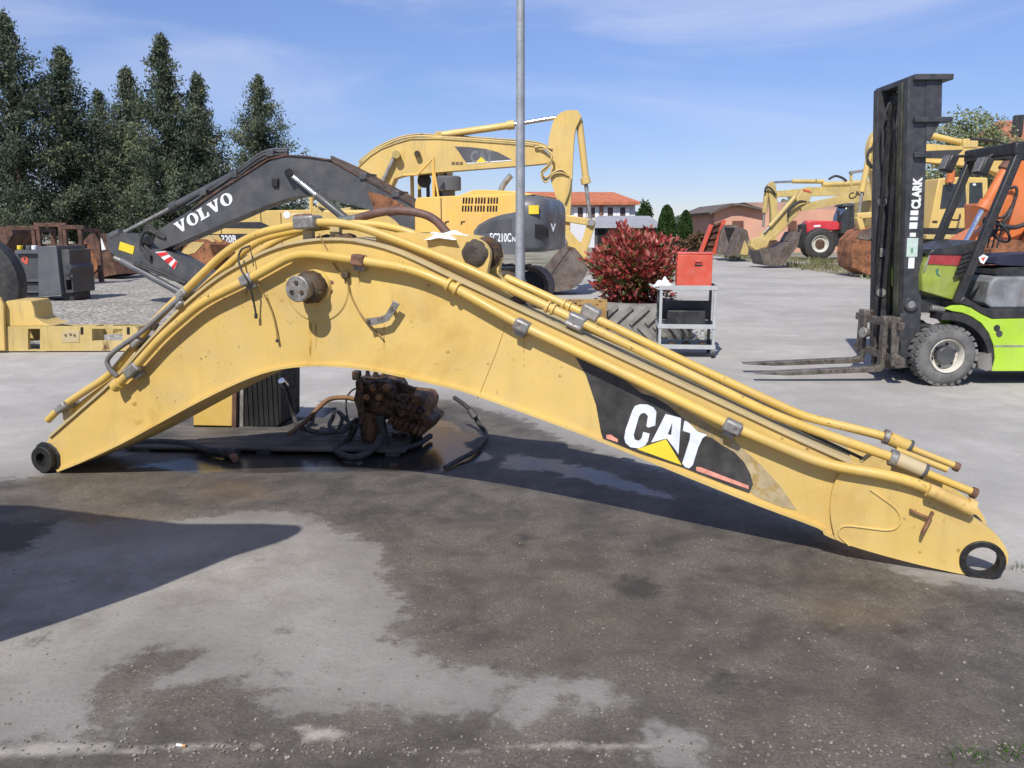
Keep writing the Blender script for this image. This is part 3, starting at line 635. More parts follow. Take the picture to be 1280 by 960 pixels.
def bucket(f, rt, name, m, side, t0, t1, lip=None, teeth=4):
    """bucket from its side outline; open on the edge lip=(i,j) of the outline"""
    p = f.P(side, t0); mb = MB()
    for t in (t0, t1-.03): mb.prism(p, t, t+.03)
    n = len(p); i0, i1 = lip
    for i in range(n):
        j = (i+1) % n
        if i0 <= i < i1: continue
        a, b = Vector((p[i][0], 0, p[i][1])), Vector((p[j][0], 0, p[j][1])); c = Vector((sum(q[0] for q in p)/n, 0, sum(q[1] for q in p)/n))
        d = (b-a); nn = Vector((-d.z, 0, d.x)).normalized()*.012
        if nn.dot(c-a) < 0: nn = -nn
        o = Vector((0, t0+.03, 0)); e = Vector((0, t1-.03, 0))
        mb.add([a+o, b+o, b+e, a+e, a+o+nn*2, b+o+nn*2, b+e+nn*2, a+e+nn*2], [(0, 1, 2, 3), (4, 7, 6, 5), (0, 4, 5, 1), (1, 5, 6, 2), (2, 6, 7, 3), (3, 7, 4, 0)])
    b = mb.build(name, m, rt)
    if teeth:
        a = Vector((p[i0][0], 0, p[i0][1])); c = Vector((p[i1 % n][0], 0, p[i1 % n][1])); d = (a-c).normalized()
        for k in range(teeth):
            t = t0+.08+(t1-t0-.16)*k/(teeth-1); MB().beam(a-d*.05+Vector((0, t, 0)), a+d*.14+Vector((0, t, 0)), .07, .05).build('bucket_tooth', m, b)
    return b
SER = {'V': [[(-.02, 1), (.44, 1), (.44, .9), (.37, .88), (.56, .36), (.70, .88), (.62, .9), (.62, 1), (1.02, 1), (1.02, .9), (.93, .88), (.61, 0), (.42, 0), (.07, .88), (-.02, .9)]],
       'L': [[(0, 1), (.52, 1), (.52, .9), (.42, .88), (.42, .12), (.64, .12), (.76, .38), (.86, .38), (.84, 0), (0, 0), (0, .1), (.1, .12), (.1, .88), (0, .9)]],
       'O': [[(.52+.52*math.cos(a), .5+.53*math.sin(a)) for a in np.linspace(0, 2*math.pi, 25)[:-1]], [(.52+.21*math.cos(a), .5+.42*math.sin(a)) for a in np.linspace(0, 2*math.pi, 21)[:-1]]]}
def excavator_grey_arm():
    f = at(600, 15.0, R(-15)); rt = thing('excavator', 'yellow excavator with charcoal boom and folded stick and grey counterweight behind the light pole', 'excavator', f, group='excavators in the yard')
    tb = .95; tw = .42
    top = [(195, 289), (223, 272), (251, 254), (295, 226), (336, 200), (357, 195), (386, 197), (414, 201), (448, 220), (489, 242), (514, 256), (540, 274), (552, 292), (545, 304), (525, 304)]
    bot = [(507, 292), (492, 272), (467, 264), (432, 254), (401, 247), (386, 244), (364, 247), (339, 254), (295, 273), (223, 304), (201, 313), (192, 304)]
    bm = sub(f, rt, 'boom', DKG, top+bot, tb, tb+tw, .02, True)
    sub(f, bm, 'rusty_foot_plate', RUSTO, [(459, 239), (490, 247), (511, 262), (497, 268), (478, 270), (467, 262)], tb-.02, tb-.003, .004, True)
    mb = MB().strip(f.P([(250, 254), (295, 226), (336, 200), (357, 195), (386, 197), (414, 201), (448, 220), (489, 242), (514, 256)], tb), -.03, tb-.03, tb+tw+.03); mb.build('boom_top_plate', RUST, bm)
    # pipes and hoses over the boom
    for k, dz in enumerate((0, 5, 9)):
        hose(f, rt, [(240-k*6, 262-dz, tb+.1*k), (290, 226-dz, tb+.1*k), (330, 198-dz*.9, tb+.12*k), (360, 192-dz*.6, tb+.12*k)], .03, DKG if k else RUB)
    for k in range(4): hose(f, rt, [(414, 199-k, tb+.1*k), (450, 218-k*2, tb+.1*k), (490, 240-k*2, tb+.1*k), (522, 262-k*3, tb+.1*k), (535, 285, tb+.1*k)], .028, RUST if k % 2 else RUB)
    for px, py in ((345, 196), (300, 222), (262, 244), (460, 224), (500, 246)):
        MB().box(f.L(px, py-3, tb+.2), (.16, .5, .12)).build('hose_clamp', DKG, rt, bevel=.01)
    # stick cylinder over the boom
    rod(f, rt, 'stick_cylinder_rod', GALV, (149, 294, tb+.2), (218, 258, tb+.2), .045); rod(f, rt, 'stick_cylinder', DKG, (216, 259, tb+.2), (298, 216, tb+.2), .085)
    rod(f, rt, 'cylinder_gland', DKG, (214, 260, tb+.2), (222, 256, tb+.2), .11)
    # stick folded back under the boom, with linkage
    st = sub(f, rt, 'stick', DKG, [(133, 292), (152, 291), (172, 293), (177, 302), (186, 311), (200, 311), (216, 316), (262, 340), (310, 372), (296, 392), (222, 354), (192, 336), (182, 334), (142, 320), (134, 310)], tb+.02, tb+.36, .02, True)
    sub(f, st, 'warning_label', mat('yellow_label', (.75, .55, .03), .5, var=.08), [(150, 302), (168, 308), (166, 318), (148, 312)], tb+.005, tb+.018, .0)
    hz = [(194, 315), (206, 314), (222, 328), (218, 337)]
    sp = sub(f, st, 'striped_plate', WHT, hz, tb+.0, tb+.016, .0)
    RD = mat('reflective_red', (.62, .03, .03), .5, var=.1)
    for a, b in ((.06, .28), (.46, .68), (.84, .98)):
        l = lambda p, q, u: (p[0]+(q[0]-p[0])*u, p[1]+(q[1]-p[1])*u)
        sub(f, sp, 'red_stripe', RD, [l(hz[1], hz[2], a), l(hz[1], hz[2], b), l(hz[0], hz[3], b-.0), l(hz[0], hz[3], a)], tb-.006, tb-.001, 0)
    rod(f, rt, 'bucket_cylinder', MGR, (152, 326, tb+.0), (226, 366, tb+.0), .075); rod(f, rt, 'bucket_cylinder_rod', GALV, (143, 322, tb), (156, 328, tb), .05)
    rod(f, rt, 'stick_pivot', GREASE, (186, 300, tb-.06), (186, 300, tb+tw+.06), .10); rod(f, rt, 'rod_end', DKG, (140, 296, tb+.1), (152, 291, tb+.1), .1)
    for k in range(3): hose(f, rt, [(200+k*3, 296+k, tb-.03), (186, 288-k*3, tb-.06), (178, 294, tb-.05), (176, 306+k*2, tb-.04), (188, 320+k*3, tb-.03)], .028)
    for k in range(2): hose(f, rt, [(168, 328+k*2, tb-.04), (190, 336+k*3, tb-.05), (215, 346+k*3, tb-.05), (232, 354, tb-.03)], .03)
    # lift cylinder
    rod(f, rt, 'lift_cylinder_rod', CHROME, (362, 217, tb-.12), (398, 246, tb-.12), .05); rod(f, rt, 'lift_cylinder', DKG, (396, 244, tb-.12), (445, 284, tb-.12), .085)
    rod(f, rt, 'lift_pin', GREASE, (361, 216, tb-.22), (361, 216, tb+tw+.2), .085); MB().box(f.L(344, 228, tb-.03), (.14, .06, .18)).build('valve_bracket', GREASE, rt, bevel=.02)
    # house
    hs = sub(f, rt, 'engine_house', YVOL, [(518, 254), (520, 247), (580, 244), (645, 242), (647, 317), (518, 320)], 0, 2.55, .03)
    sub(f, rt, 'hood', YVOL, [(572, 245), (590, 238), (600, 237), (645, 239), (668, 243), (645, 246)], .25, 2.3, .05)
    MB().bx(*[f.L(551.5, 260).x-.008, f.L(551.5, 260).x+.008], -.006, .001, f.L(551, 330).z, f.L(551, 247).z).build('panel_gap', DARK, hs)
    vs = MB()
    for row, (ya, yb) in enumerate(((247, 254.5), (257, 264.5))):
        for k in range(12):
            x = 578.5+k*3.6+(k//4)*1.2-row*1.0; vs.prism(f.P([(x, ya), (x+2.2, ya), (x+1.8, yb), (x-.4, yb)], -.004), -.004, .002)
    vs.build('vent_slots', DARK, hs)
    for x in (556, 576): sub(f, hs, 'door_latch', DARK, [(x, 277), (x+5, 276), (x+5, 278), (x+2, 278), (x+1, 281), (x, 281)], -.006, .001, 0)
    gp_ = sub(f, hs, 'grey_side_panel', MGR, [(592, 300), (592, 289), (598, 281), (612, 273), (628, 268), (647, 264.5), (647, 318), (592, 318)], -.02, .001, .006, False)
    gr = sub(f, gp_, 'mesh_grille', DKG, [(597, 288), (604, 281), (616, 276), (640, 273), (640, 291), (597, 291)], -.026, -.019, 0)
    lm, w = text_mb('EC210C', f.L(612, 302, -.024), (1, 0, 0), (0, 0, 1), .145, 0, .02, .56); lm.build('lettering', WHT, gp_, smooth=False)
    lm, w = text_mb('NL', f.L(640, 302, -.024), (1, 0, 0), (0, 0, 1), .085, 0, .02, .75); lm.build('lettering', WHT, gp_, smooth=False)
    # counterweight: rounded in plan
    s0 = f.L(646, 280).x; d = .42; z0, z1 = f.L(660, 315).z, f.L(650, 243).z
    plan = [(s0, .0), (s0+.22, .015), (s0+.42, .09), (s0+.52, .26), (s0+.50, .8), (s0+.46, 1.27), (s0+.46, 1.75), (s0+.44, 2.2), (s0+.36, 2.43), (s0+.22, 2.53), (s0, 2.55)]
    sp = soft(plan, 60); mb = MB(); vs = []; n_ = len(sp)
    lev = [(0, .08), (.03, .035), (.1, .0), (.68, .0), (.82, .015), (.91, .06), (.97, .14), (1, .26)]
    for u, i_ in lev: vs += [(s0+(x-s0)*(1-i_/.52), 1.275+(y-1.275)*(1-i_/1.275), z0+(z1-z0)*u) for x, y in sp]
    mb.add(vs, [(k*n_+i, k*n_+(i+1) % n_, (k+1)*n_+(i+1) % n_, (k+1)*n_+i) for k in range(len(lev)-1) for i in range(n_)]+[tuple(range(n_))[::-1], tuple((len(lev)-1)*n_+i for i in range(n_))])
    cw = mb.build('counterweight', MGR, rt, ang=50)
    MB().prism(soft(f.P([(664, 298), (662, 284), (667, 280), (677, 281), (682, 286), (682, 297)], .0)), .05, .22).build('recess_cover', DARK, cw)
    q = f.L(667, 262); lab = MB().bx(q.x-.09, q.x+.09, .005, .04, q.z-.075, q.z+.075).build('warning_label', MATS['yellow_label'], cw)
    lm, w = text_mb('V', f.L(688.5, 289, .25), (.55, .83, 0), (0, 0, 1), .13, .002, .03, 1); lm.build('lettering', WHT, cw, smooth=False)
    e0 = f.L(626, 243, .9); MB().tube(catmull([e0, e0+Vector((.02, 0, .12)), e0+Vector((.12, 0, .26)), e0+Vector((.2, 0, .34))], 5), .055, 12).build('exhaust_pipe', STEEL, rt, ang=60)
    MB().lathe(f.L(561, 247, .7), (0, 0, 1), [(0, .12), (.12, .12), (.13, .235), (.36, .235), (.39, .2)], 20).build('air_precleaner', MGR, rt)
    hr = MB().tube([f.L(542, 247, .06), f.L(542, 197, .06)], .03, 8); hr.tube([f.L(542, 197, .06), f.L(522, 218, .06), f.L(505, 219, .06)], .022, 8); hr.tube([f.L(542, 210, .06), f.L(548, 246, .06)], .02, 8); hr.build('handrail', YVOL, rt)
    MB().bx(f.L(470, 300).x, f.L(518, 300).x, .5, 2.5, f.L(500, 332).z, f.L(500, 292).z).build('front_deck', MGR, rt, bevel=.03)
    c = f.L(600, 330); MB().lathe((f.L(560, 330).x, 1.27, .85), (0, 0, 1), [(0, .6), (.2, .6)], 28).build('slew_ring', DKG, rt)
    x0, x1 = f.L(470, 330).x, f.L(655, 330).x; tracks(f, rt, x0, x1, -.1, 2.65, .86, .6)
    MB().bx(x0+.6, x1-.6, .3, 2.3, .4, .86).build('track_frame_centre', DKG, rt)
    # lettering along the boom
    a, b = f.L(223, 292.5, tb-.006), f.L(293, 252, tb-.006); ex = (b-a).normalized(); ey = Vector((-ex.z, 0, ex.x)); h = .235; x = 0; tot = (b-a).length; wd = tot/5.05
    for ch in 'VOLVO':
        loops = [[((a+ex*(x+p[0]*wd*.93)+ey*(p[1]*h)).x, (a+ex*(x+p[0]*wd*.93)+ey*(p[1]*h)).z) for p in l] for l in SER[ch]]
        MB().prism(loops[0], tb-.008, tb-.002, loops[1:]).build('letter', WHT, bm); x += wd*(.95 if ch == 'L' else 1.04)
excavator_grey_arm()

def excavator_far_boom():
    f = at(560, 20.0, R(-6)); rt = thing('excavator', 'yellow excavator with dark sticker on raised boom and stick hanging down to its bucket', 'excavator', f, group='excavators in the yard')
    tb, tw = 1.0, .42
    bm = sub(f, rt, 'boom', YFAR, [(445, 211), (451, 203), (462, 195), (476, 186), (494, 179), (513, 173.5), (547, 173), (590, 176), (639, 179.5), (670, 182), (684, 190), (690, 197), (684, 204), (653, 207), (600, 211), (555, 214.5), (530, 217), (505, 219), (493, 223), (488, 234), (484, 252), (476, 262), (460, 262), (452, 240)], tb, tb+tw, .02, True)
    MB().strip(f.P([(447, 208), (462, 194), (476, 185), (494, 178), (513, 172.5), (547, 172), (590, 175), (639, 178.5), (668, 181)], tb), .03, tb-.03, tb+tw+.03).build('boom_top_plate', YOLD, bm)
    for k in range(3): hose(f, rt, [(449, 204-k, tb+.1*k), (476, 184-k, tb+.1*k), (513, 171-k, tb+.12*k), (560, 172-k, tb+.12*k), (620, 176-k, tb+.1*k), (668, 180-k, tb+.1*k), (690, 186, tb+.1*k)], .03, RUST if k == 1 else YOLD, 'hydraulic_pipe')
    FD = mat('faded_grey_sticker', (.095, .095, .105), .6, var=.15, scale=2)
    d = sub(f, bm, 'side_sticker', FD, [(568, 183), (589, 184), (606, 186), (622, 190), (640, 199.5), (583, 203.5), (578, 197), (573, 189)], tb-.006, tb-.001, 0)
    sub(f, d, 'white_edge', WHT, [(583, 203.6), (639, 199.7), (640, 201), (584, 205)], tb-.008, tb-.002, 0)
    sub(f, d, 'triangle_mark', MATS['yellow_print'], [(601.5, 196), (608, 202.4), (594.5, 203.3)], tb-.010, tb-.0065, 0)
    lm, w = text_mb('CAT', f.L(588, 203, tb-.009), (1, 0, .03), (0, 0, 1), .26, 0, .03, .74); lm.build('lettering', mat('faded_print', (.17, .17, .185), .6), d, smooth=False)
    for k in range(3): sub(f, bm, 'model_badge', mat('brown_print', (.16, .11, .05), .6), [(564.5+k*5, 202.5), (568.5+k*5, 202.2), (568.5+k*5, 206), (564.5+k*5, 206.3)], tb-.006, tb-.001, 0)
    st = sub(f, rt, 'stick', YFAR, [(690, 155), (694, 147), (701, 140), (712, 137), (722, 138), (727, 145), (722, 155), (718, 165), (716, 200), (713, 267), (711, 306), (697, 306), (701, 267), (693, 240), (687, 222), (690, 200), (684, 182)], tb+.03, tb+tw-.03, .02, True)
    rod(f, rt, 'stick_cylinder', YFAR, (551, 169, tb+.2), (642, 156, tb+.2), .085); rod(f, rt, 'cylinder_gland', YFAR, (634, 157, tb+.2), (643, 155.7, tb+.2), .11); rod(f, rt, 'stick_cylinder_rod', CHROME, (640, 156, tb+.2), (695, 147, tb+.2), .05)
    rod(f, rt, 'cylinder_pin', YOLD, (548, 169, tb+.05), (548, 169, tb+.4), .1)
    rod(f, rt, 'bucket_cylinder', YFAR, (724, 150, tb+.2), (732.5, 226, tb+.2), .085); rod(f, rt, 'cylinder_gland', YFAR, (731, 222, tb+.2), (733, 230, tb+.2), .12); rod(f, rt, 'bucket_cylinder_rod', STEEL, (732, 226, tb+.2), (738, 276, tb+.2), .05)
    for t in (tb-.02, tb+.40):
        MB().beam(f.L(701, 272, t), f.L(744, 279, t), .05, .17).build('tipping_link', YFAR, rt, bevel=.02); MB().beam(f.L(740, 277, t+.06), f.L(728, 316, t+.06), .05, .2).build('power_link', YFAR, rt, bevel=.02)
    rod(f, rt, 'link_pin', STEEL, (702, 272, tb-.08), (702, 272, tb+.5), .08); rod(f, rt, 'link_pin', STEEL, (739, 278, tb-.08), (739, 278, tb+.5), .09); rod(f, rt, 'bucket_pin', STEEL, (704, 302, tb-.12), (704, 302, tb+.52), .1)
    sub(f, rt, 'bucket_ear', YFAR, [(699, 294), (712, 288), (722, 300), (733, 308), (736, 330), (722, 322), (700, 312)], tb-.06, tb-.01, .01); sub(f, rt, 'bucket_ear', YFAR, [(699, 294), (712, 288), (722, 300), (733, 308), (736, 330), (722, 322), (700, 312)], tb+.43, tb+.48, .01)
    b = bucket(f, rt, 'bucket', BKT, [(664, 353), (704, 306), (718, 310), (732, 326), (733, 342), (727, 353), (714, 362), (700, 364.5), (684, 364.5)], tb-.35, tb+.75, (8, 9), 5)
    sub(f, b, 'side_cutter', BKT, [(664, 353), (704, 306), (713, 309), (676, 361)], tb-.375, tb-.352, .004)
    for k in range(3): hose(f, rt, [(668, 184, tb-.04-.02*k), (680, 186-k, tb-.1), (690, 193+k*2, tb-.16), (685, 206+k*2, tb-.18), (677, 214+k*2, tb-.14), (682, 222+k*3, tb-.1), (691, 216+k, tb-.04), (702, 212+k*2, tb-.02), (711, 220, tb)], .022, RUB if k == 1 else YFAR)
    hose(f, rt, [(713, 222, tb-.02), (711, 238, tb-.04), (706, 252, tb-.04)], .03, YOLD)
    rod(f, rt, 'lift_cylinder_rod', STEEL, (494, 194, tb-.1), (476, 232, tb-.1), .05); rod(f, rt, 'lift_cylinder', YFAR, (478, 228, tb-.1), (466, 258, tb-.1), .09); rod(f, rt, 'lift_pin', YOLD, (495, 193, tb-.25), (495, 193, tb+.6), .1)
    rod(f, rt, 'boss_pin', DIRTY, (521.5, 192, tb-.16), (521.5, 192, tb+.5), .075)
    # cab on the far side, house and tracks (mostly hidden)
    cb = MB(); c0, c1 = f.L(513, 262, 1.5), f.L(558, 208, 1.5); zt = f.L(530, 212, 1.5).z; zb = 1.1
    MB().bx(c0.x, c1.x, 1.55, 2.5, zt-.1, zt).build('cab_roof', YOLD, rt, bevel=.04)
    cab = MB().bx(c0.x, c1.x, 1.55, 2.5, zb, zb+.75).build('cab_base', YFAR, rt, bevel=.03)
    for x in (c0.x+.04, c0.x+.45, c1.x-.3, c1.x-.04):
        for y in (1.59, 2.46): MB().bx(x-.04, x+.04, y-.04, y+.04, zb+.75, zt-.1).build('cab_post', BLK if x > c0.x+.3 else YOLD, rt)
    MB().box((c0.x+.75, 2.0, zb+.8), (.35, .5, .6)).build('cab_seat', BLK, rt, bevel=.08)
    fan = f.L(531, 226, 1.58); MB().lathe(fan, (0, -1, 0), [(0, .02), (.02, .17), (.06, .18), (.08, .05), (.1, .04)], 18).build('cab_fan', BLK, rt)
    MB().bx(c1.x-.28, c1.x-.06, 1.56, 1.575, zb+.8, zt-.15).build('cab_window', GLASS, rt)
    MB().bx(f.L(400, 280).x, f.L(512, 280).x, .2, 2.6, 1.0, f.L(440, 262).z).build('engine_house', YFAR, rt, bevel=.06)
    x0, x1 = f.L(380, 300).x, f.L(600, 300).x; tracks(f, rt, x0, x1, 0, 2.8, .9, .6); MB().bx(x0+.6, x1-.6, .4, 2.4, .4, 1.02).build('track_frame_centre', DKG, rt)
excavator_far_boom()

def excavator_striped():
    f = at(330, 23.0, R(3)); rt = thing('excavator', 'yellow excavator house with two black stripes showing under the charcoal boom', 'excavator', f, group='excavators in the yard')
    hs = sub(f, rt, 'engine_house', YFAR, [(252, 298), (258, 292), (290, 266), (326, 263), (400, 262), (440, 262), (442, 336), (252, 336)], 0, 2.6, .03, False)
    ST = mat('black_stripe', (.03, .03, .036), .5, var=.12)
    sub(f, hs, 'black_stripe', ST, [(280, 285), (300, 277.5), (326, 277.5), (338, 283), (326, 285.5)], -.008, .001, 0)
    s2 = sub(f, hs, 'black_stripe', ST, [(262, 292.5), (330, 292), (318, 304.5), (262, 305)], -.008, .001, 0); sub(f, hs, 'white_line', WHT, [(262, 305.3), (318, 305), (316, 306.3), (262, 306.5)], -.006, .001, 0)
    lm, w = text_mb('320B', f.L(276.5, 303, -.012), (1, 0, 0), (0, 0, 1), .19, 0, .03, .72); lm.build('lettering', WHT, s2, smooth=False)
    lm, w = text_mb('LN', f.L(295, 303, -.012), (1, 0, 0), (0, 0, 1), .1, 0, .01, 1); lm.build('lettering', MATS['faded_grey_sticker'], s2, smooth=False)
    c = f.L(358.5, 268.5, -.006); MB().lathe(c, (0, -1, 0), [(0, .1), (.004, .1)], 16).build('round_mark', WHT, hs)
    sub(f, hs, 'faint_wordmark', mat('pale_print', (.78, .66, .38), .6), [(364, 267), (380, 266), (380, 269), (364, 270)], -.006, .001, 0)
    for x in (275.5, 326, 351): MB().bx(f.L(x, 270).x-.012, f.L(x, 270).x+.012, -.004, .001, f.L(x, 330).z, f.L(x, 266).z).build('panel_gap', mat('brown_gap', (.09, .06, .02), .9), hs)
    MB().tube([f.L(389.5, 275, .05), f.L(389, 247, .05), f.L(393, 247, .3)], .06, 8).build('handrail', YFAR, rt)
    mb = MB()
    for k in range(9): mb.box(f.L(random.uniform(396, 436), random.uniform(262, 290), random.uniform(-.3, .1)), (random.uniform(.2, .5), .3, random.uniform(.12, .4)), Matrix.Rotation(random.uniform(-.5, .5), 3, 'Y'))
    mb.build('boom_foot_bracket', YOLD, rt, bevel=.02)
    for k in range(3): hose(f, rt, [(392+k*5, 256, -.2), (404+k*6, 262+k*3, -.35), (418+k*3, 270, -.3), (430, 280+k*4, -.2)], .035, RUST if k else RUB)
    MB().box(f.L(420, 272, .2), (.9, .3, .5)).build('pump_cover', DARK, rt, bevel=.05)
    x0, x1 = f.L(250, 300).x, f.L(440, 300).x; tracks(f, rt, x0, x1, -.05, 2.65, .9, .6); MB().bx(x0+.6, x1-.6, .4, 2.3, .4, f.L(300, 336).z+.02).build('track_frame_centre', DKG, rt)
    # rusty orange bucket in front of it
    g = at(248, 21.5, R(-20)); r2 = thing('excavator_bucket', 'orange rusty excavator bucket on the gravel between charcoal stick and striped excavator', 'bucket', g)
    bucket(g, r2, 'bucket_shell', RUSTO, [(226, 316), (233, 303), (248, 299), (262, 306), (267, 322), (262, 348), (250, 367), (240, 367), (230, 340)], 0, .9, (6, 7), 4)
    mb = MB()
    for t in (.3, .6): mb.prism(g.P([(236, 304), (244, 294), (252, 294), (258, 303)], 0), t, t+.05)
    mb.build('bucket_ear', YOLD, r2, bevel=.01)
    MB().prism(g.P([(226, 316), (240, 302), (256, 303), (244, 316), (236, 318)], 0), -.012, -.001).build('worn_side_patch', YOLD, r2)
excavator_striped()
# ------------------------------------------------------------------ light pole
def pole():
    b = G(650, 418); rt = thing('lamp_post', 'tall galvanised steel lamp post rising behind the yellow boom', 'lamp post', loc=(b.x, b.y, 0))
    PM = mat('galvanised_post', (.34, .36, .375), .5, .35, var=.12, scale=5, dust=.15, grime=.15)
    MB().lathe((0, 0, 0), (0, 0, 1), [(0, .075), (1.2, .073), (9.0, .045)], 24).build('pole', PM, rt, ang=50)
    MB().lathe((0, 0, 0), (0, 0, 1), [(0, .16), (.02, .16), (.03, .09), (.12, .076)], 24).build('base_collar', PM, rt)
    MB().tube(catmull([Vector((0, 0, 8.95)), Vector((0, .1, 9.3)), Vector((0, .6, 9.6)), Vector((0, 1.3, 9.65))], 5), .03, 10).build('bracket_arm', PM, rt)
    MB().lathe((0, 1.1, 9.62), (0, 1, .05), [(0, .05), (.08, .11), (.4, .13), (.6, .06)], 14).build('lamp_head', MGR, rt)
pole()
# ------------------------------------------------------------------ forklift on the right
LIME = mat('lime_green_paint', (.40, .62, .035), .36, var=.06, scale=2, dust=.16, grime=.25)
OLIV = mat('olive_lime_paint', (.27, .33, .045), .5, var=.12, scale=3, dust=.2, grime=.3)
FORK = mat('worn_fork_steel', (.15, .132, .112), .5, .3, var=.25, scale=8, rust='#4c3a2c', rustlo=.5, rusthi=.65, bump=.15)
CREAM = mat('cream_rim_paint', (.60, .57, .49), .5, var=.1, scale=6, rust='#5c4634', rustlo=.6, rusthi=.7, dust=.2)
def wheel(rt, c, r, w, rim_r, rim_m, hub_m, name='wheel', tread=26, outm=RUBD):
    """c at the outer face centre, axle along +y"""
    c = Vector(c); wr = bpy.data.objects.new(name, None); COL.objects.link(wr); wr.parent = rt; wr.location = c; wr.empty_display_size = .1
    MB().lathe((0, 0, 0), (0, 1, 0), [(.03, rim_r), (.005, rim_r*1.06), (-.004, rim_r*1.2), (.0, r*.8), (.02, r*.93), (.05, r*.985), (w*.5, r), (w-.05, r*.985), (w-.02, r*.93), (w, r*.8), (w+.004, rim_r*1.2), (w-.03, rim_r)], 48, cap=False).build('tyre', outm, wr, ang=50)
    tb = MB()
    for k in range(tread):
        a = 2*math.pi*k/tread
        for sg in (0, 1):
            aa = a+sg*math.pi/tread; y0, y1 = (.012, w*.52) if sg == 0 else (w*.48, w-.012)
            rot = Matrix.Rotation(-aa, 3, 'Y'); tb.box(Vector((math.sin(aa)*r*.966, (y0+y1)/2, math.cos(aa)*r*.966)), (2*math.pi*r/tread*.62, y1-y0, .03), Matrix.Rotation(aa, 3, 'Y') @ Matrix.Rotation(.25 if sg else -.25, 3, 'Z'))
    tag(tb.build('tread_blocks', outm, wr), kind='stuff')
    MB().lathe((0, 0, 0), (0, 1, 0), [(.012, rim_r*1.03), (-.006, rim_r*1.0), (.012, rim_r*.93), (.085, rim_r*.84), (.10, rim_r*.55), (.10, 0.001)], 36, cap=False).build('rim', rim_m, wr, ang=40)
    MB().lathe((0, 0, 0), (0, 1, 0), [(.02, .001), (.02, rim_r*.5), (.035, rim_r*.56), (.10, rim_r*.56)], 24, cap=False).build('hub', hub_m, wr, bevel=.004)
    for k in range(6):
        a = 2*math.pi*k/6+.3; MB().lathe((rim_r*.7*math.cos(a), .1, rim_r*.7*math.sin(a)), (0, -1, 0), [(0, .018), (.02, .016)], 6).build('wheel_nut', GREASE, wr)
    return wr
def forklift():
    f = at(1185, 8.45, R(0)); rt = thing('forklift', 'lime green forklift with tall black mast and forks lowered to the pavement', 'forklift', f)
    c = f.L(1185, 440.5); r = c.z*1.0; r = .318; wheel(rt, (c.x, 0, r), r, .21, .172, CREAM, DKG)
    wf = wheel(rt, (c.x, 1.12, r), r, .21, .172, CREAM, DKG); wf.rotation_euler = (0, 0, math.pi); wf.location = (c.x, 1.12, r)
    for t, rz in ((.08, 0), (1.04, math.pi)):
        w2 = wheel(rt, (c.x+1.62, t, .25), .25, .18, .12, CREAM, DKG); w2.rotation_euler = (0, 0, rz)
    MB().cyl((c.x, .1, r), (c.x, 1.02, r), .07, 14).build('front_axle', BLK, rt)
    # body
    tb = .05
    side = [(1182, 386), (1192, 382), (1203, 381.5), (1214, 385), (1226, 392.5), (1240, 399), (1283, 398), (1400, 398), (1400, 464), (1239, 464), (1244, 447), (1242, 431), (1236, 416), (1227, 404), (1215, 396), (1203, 391), (1190, 389)]
    for t in (tb, 1.01): sub(f, rt, 'body_side', LIME, side, tb, tb+.06, .01) if t == tb else MB().prism(f.P(side, tb), 1.01, 1.07).build('body_side', LIME, rt, bevel=.01)
    x0 = f.L(1244, 430, tb).x; x1 = f.L(1400, 430, tb).x; zt = f.L(1280, 399, tb).z; zb = f.L(1280, 462, tb).z
    MB().bx(x0+.02, x1, tb+.061, 1.009, zb+.02, zt-.005).build('chassis', BLK, rt)
    g_ = f.L(1262, 436, tb); MB().bx(x0-.005, x1, tb-.004, tb+.004, f.L(1262, 433.5, tb).z, f.L(1262, 431.5, tb).z).build('trim_strip', STEEL, rt)
    for px, py, m in ((1246, 410, BLK), (1249, 417, DKG)):
        q = f.L(px, py, tb); MB().lathe((q.x, tb+.002, q.z), (0, -1, 0), [(0, .035), (.012, .03)], 14).build('filler_cap', m, rt)
    # black wheel arch
    arc = [(1178, 391), (1190, 390), (1203, 392), (1215, 397), (1226, 405), (1235, 417), (1241, 432), (1243, 447), (1240, 462), (1232, 462), (1236, 446), (1233, 432), (1226, 419), (1217, 410), (1204, 403), (1190, 400), (1176, 400)]
    MB().prism(soft(f.P(arc, tb+.01)), tb+.004, .3).build('wheel_arch', BLK, rt)
    MB().prism(f.P([(1221, 447), (1239, 441), (1240, 462), (1234, 464), (1222, 460)], tb), tb-.01, .24).build('mud_flap', mat('grey_rubber_flap', (.17, .165, .155), .8, var=.15, dust=.3), rt, bevel=.006)
    # floor and steps
    MB().prism(f.P([(1198, 378), (1206, 370), (1214, 376), (1228, 384), (1240, 386.5), (1400, 386), (1400, 398), (1240, 399), (1226, 392), (1214, 384.5)], tb), tb+.0, 1.07).build('floor_sill', BLK, rt, bevel=.012)
    zf = f.L(1230, 381, .3).z
    # cowl: olive lime, darker than the body, with red band, black cap
    ck = [(1153, 364), (1153, 343), (1156, 330), (1163, 317), (1204, 318), (1218, 316), (1204, 352), (1193, 376), (1170, 369)]
    cw = MB().prism(f.P(ck, .16), .16, .92).build('cowl', OLIV, rt, bevel=.014)
    MB().prism(f.P([(1163, 318), (1203.5, 319), (1201, 332), (1160, 330)], .15), .150, .162).build('red_band', mat('dull_red_paint', (.33, .03, .035), .5, var=.15, dust=.15), cw)
    MB().prism(f.P([(1158.5, 329), (1161.5, 319), (1163, 319), (1157, 338), (1154.5, 341)], .15), .152, .163).build('grey_corner', STEEL, cw)
    MB().prism(f.P([(1170, 338), (1174, 334.5), (1173, 341), (1176, 346), (1171, 343)], .15), .1535, .161).build('green_mark', mat('green_decal', (.05, .17, .11), .5), cw)
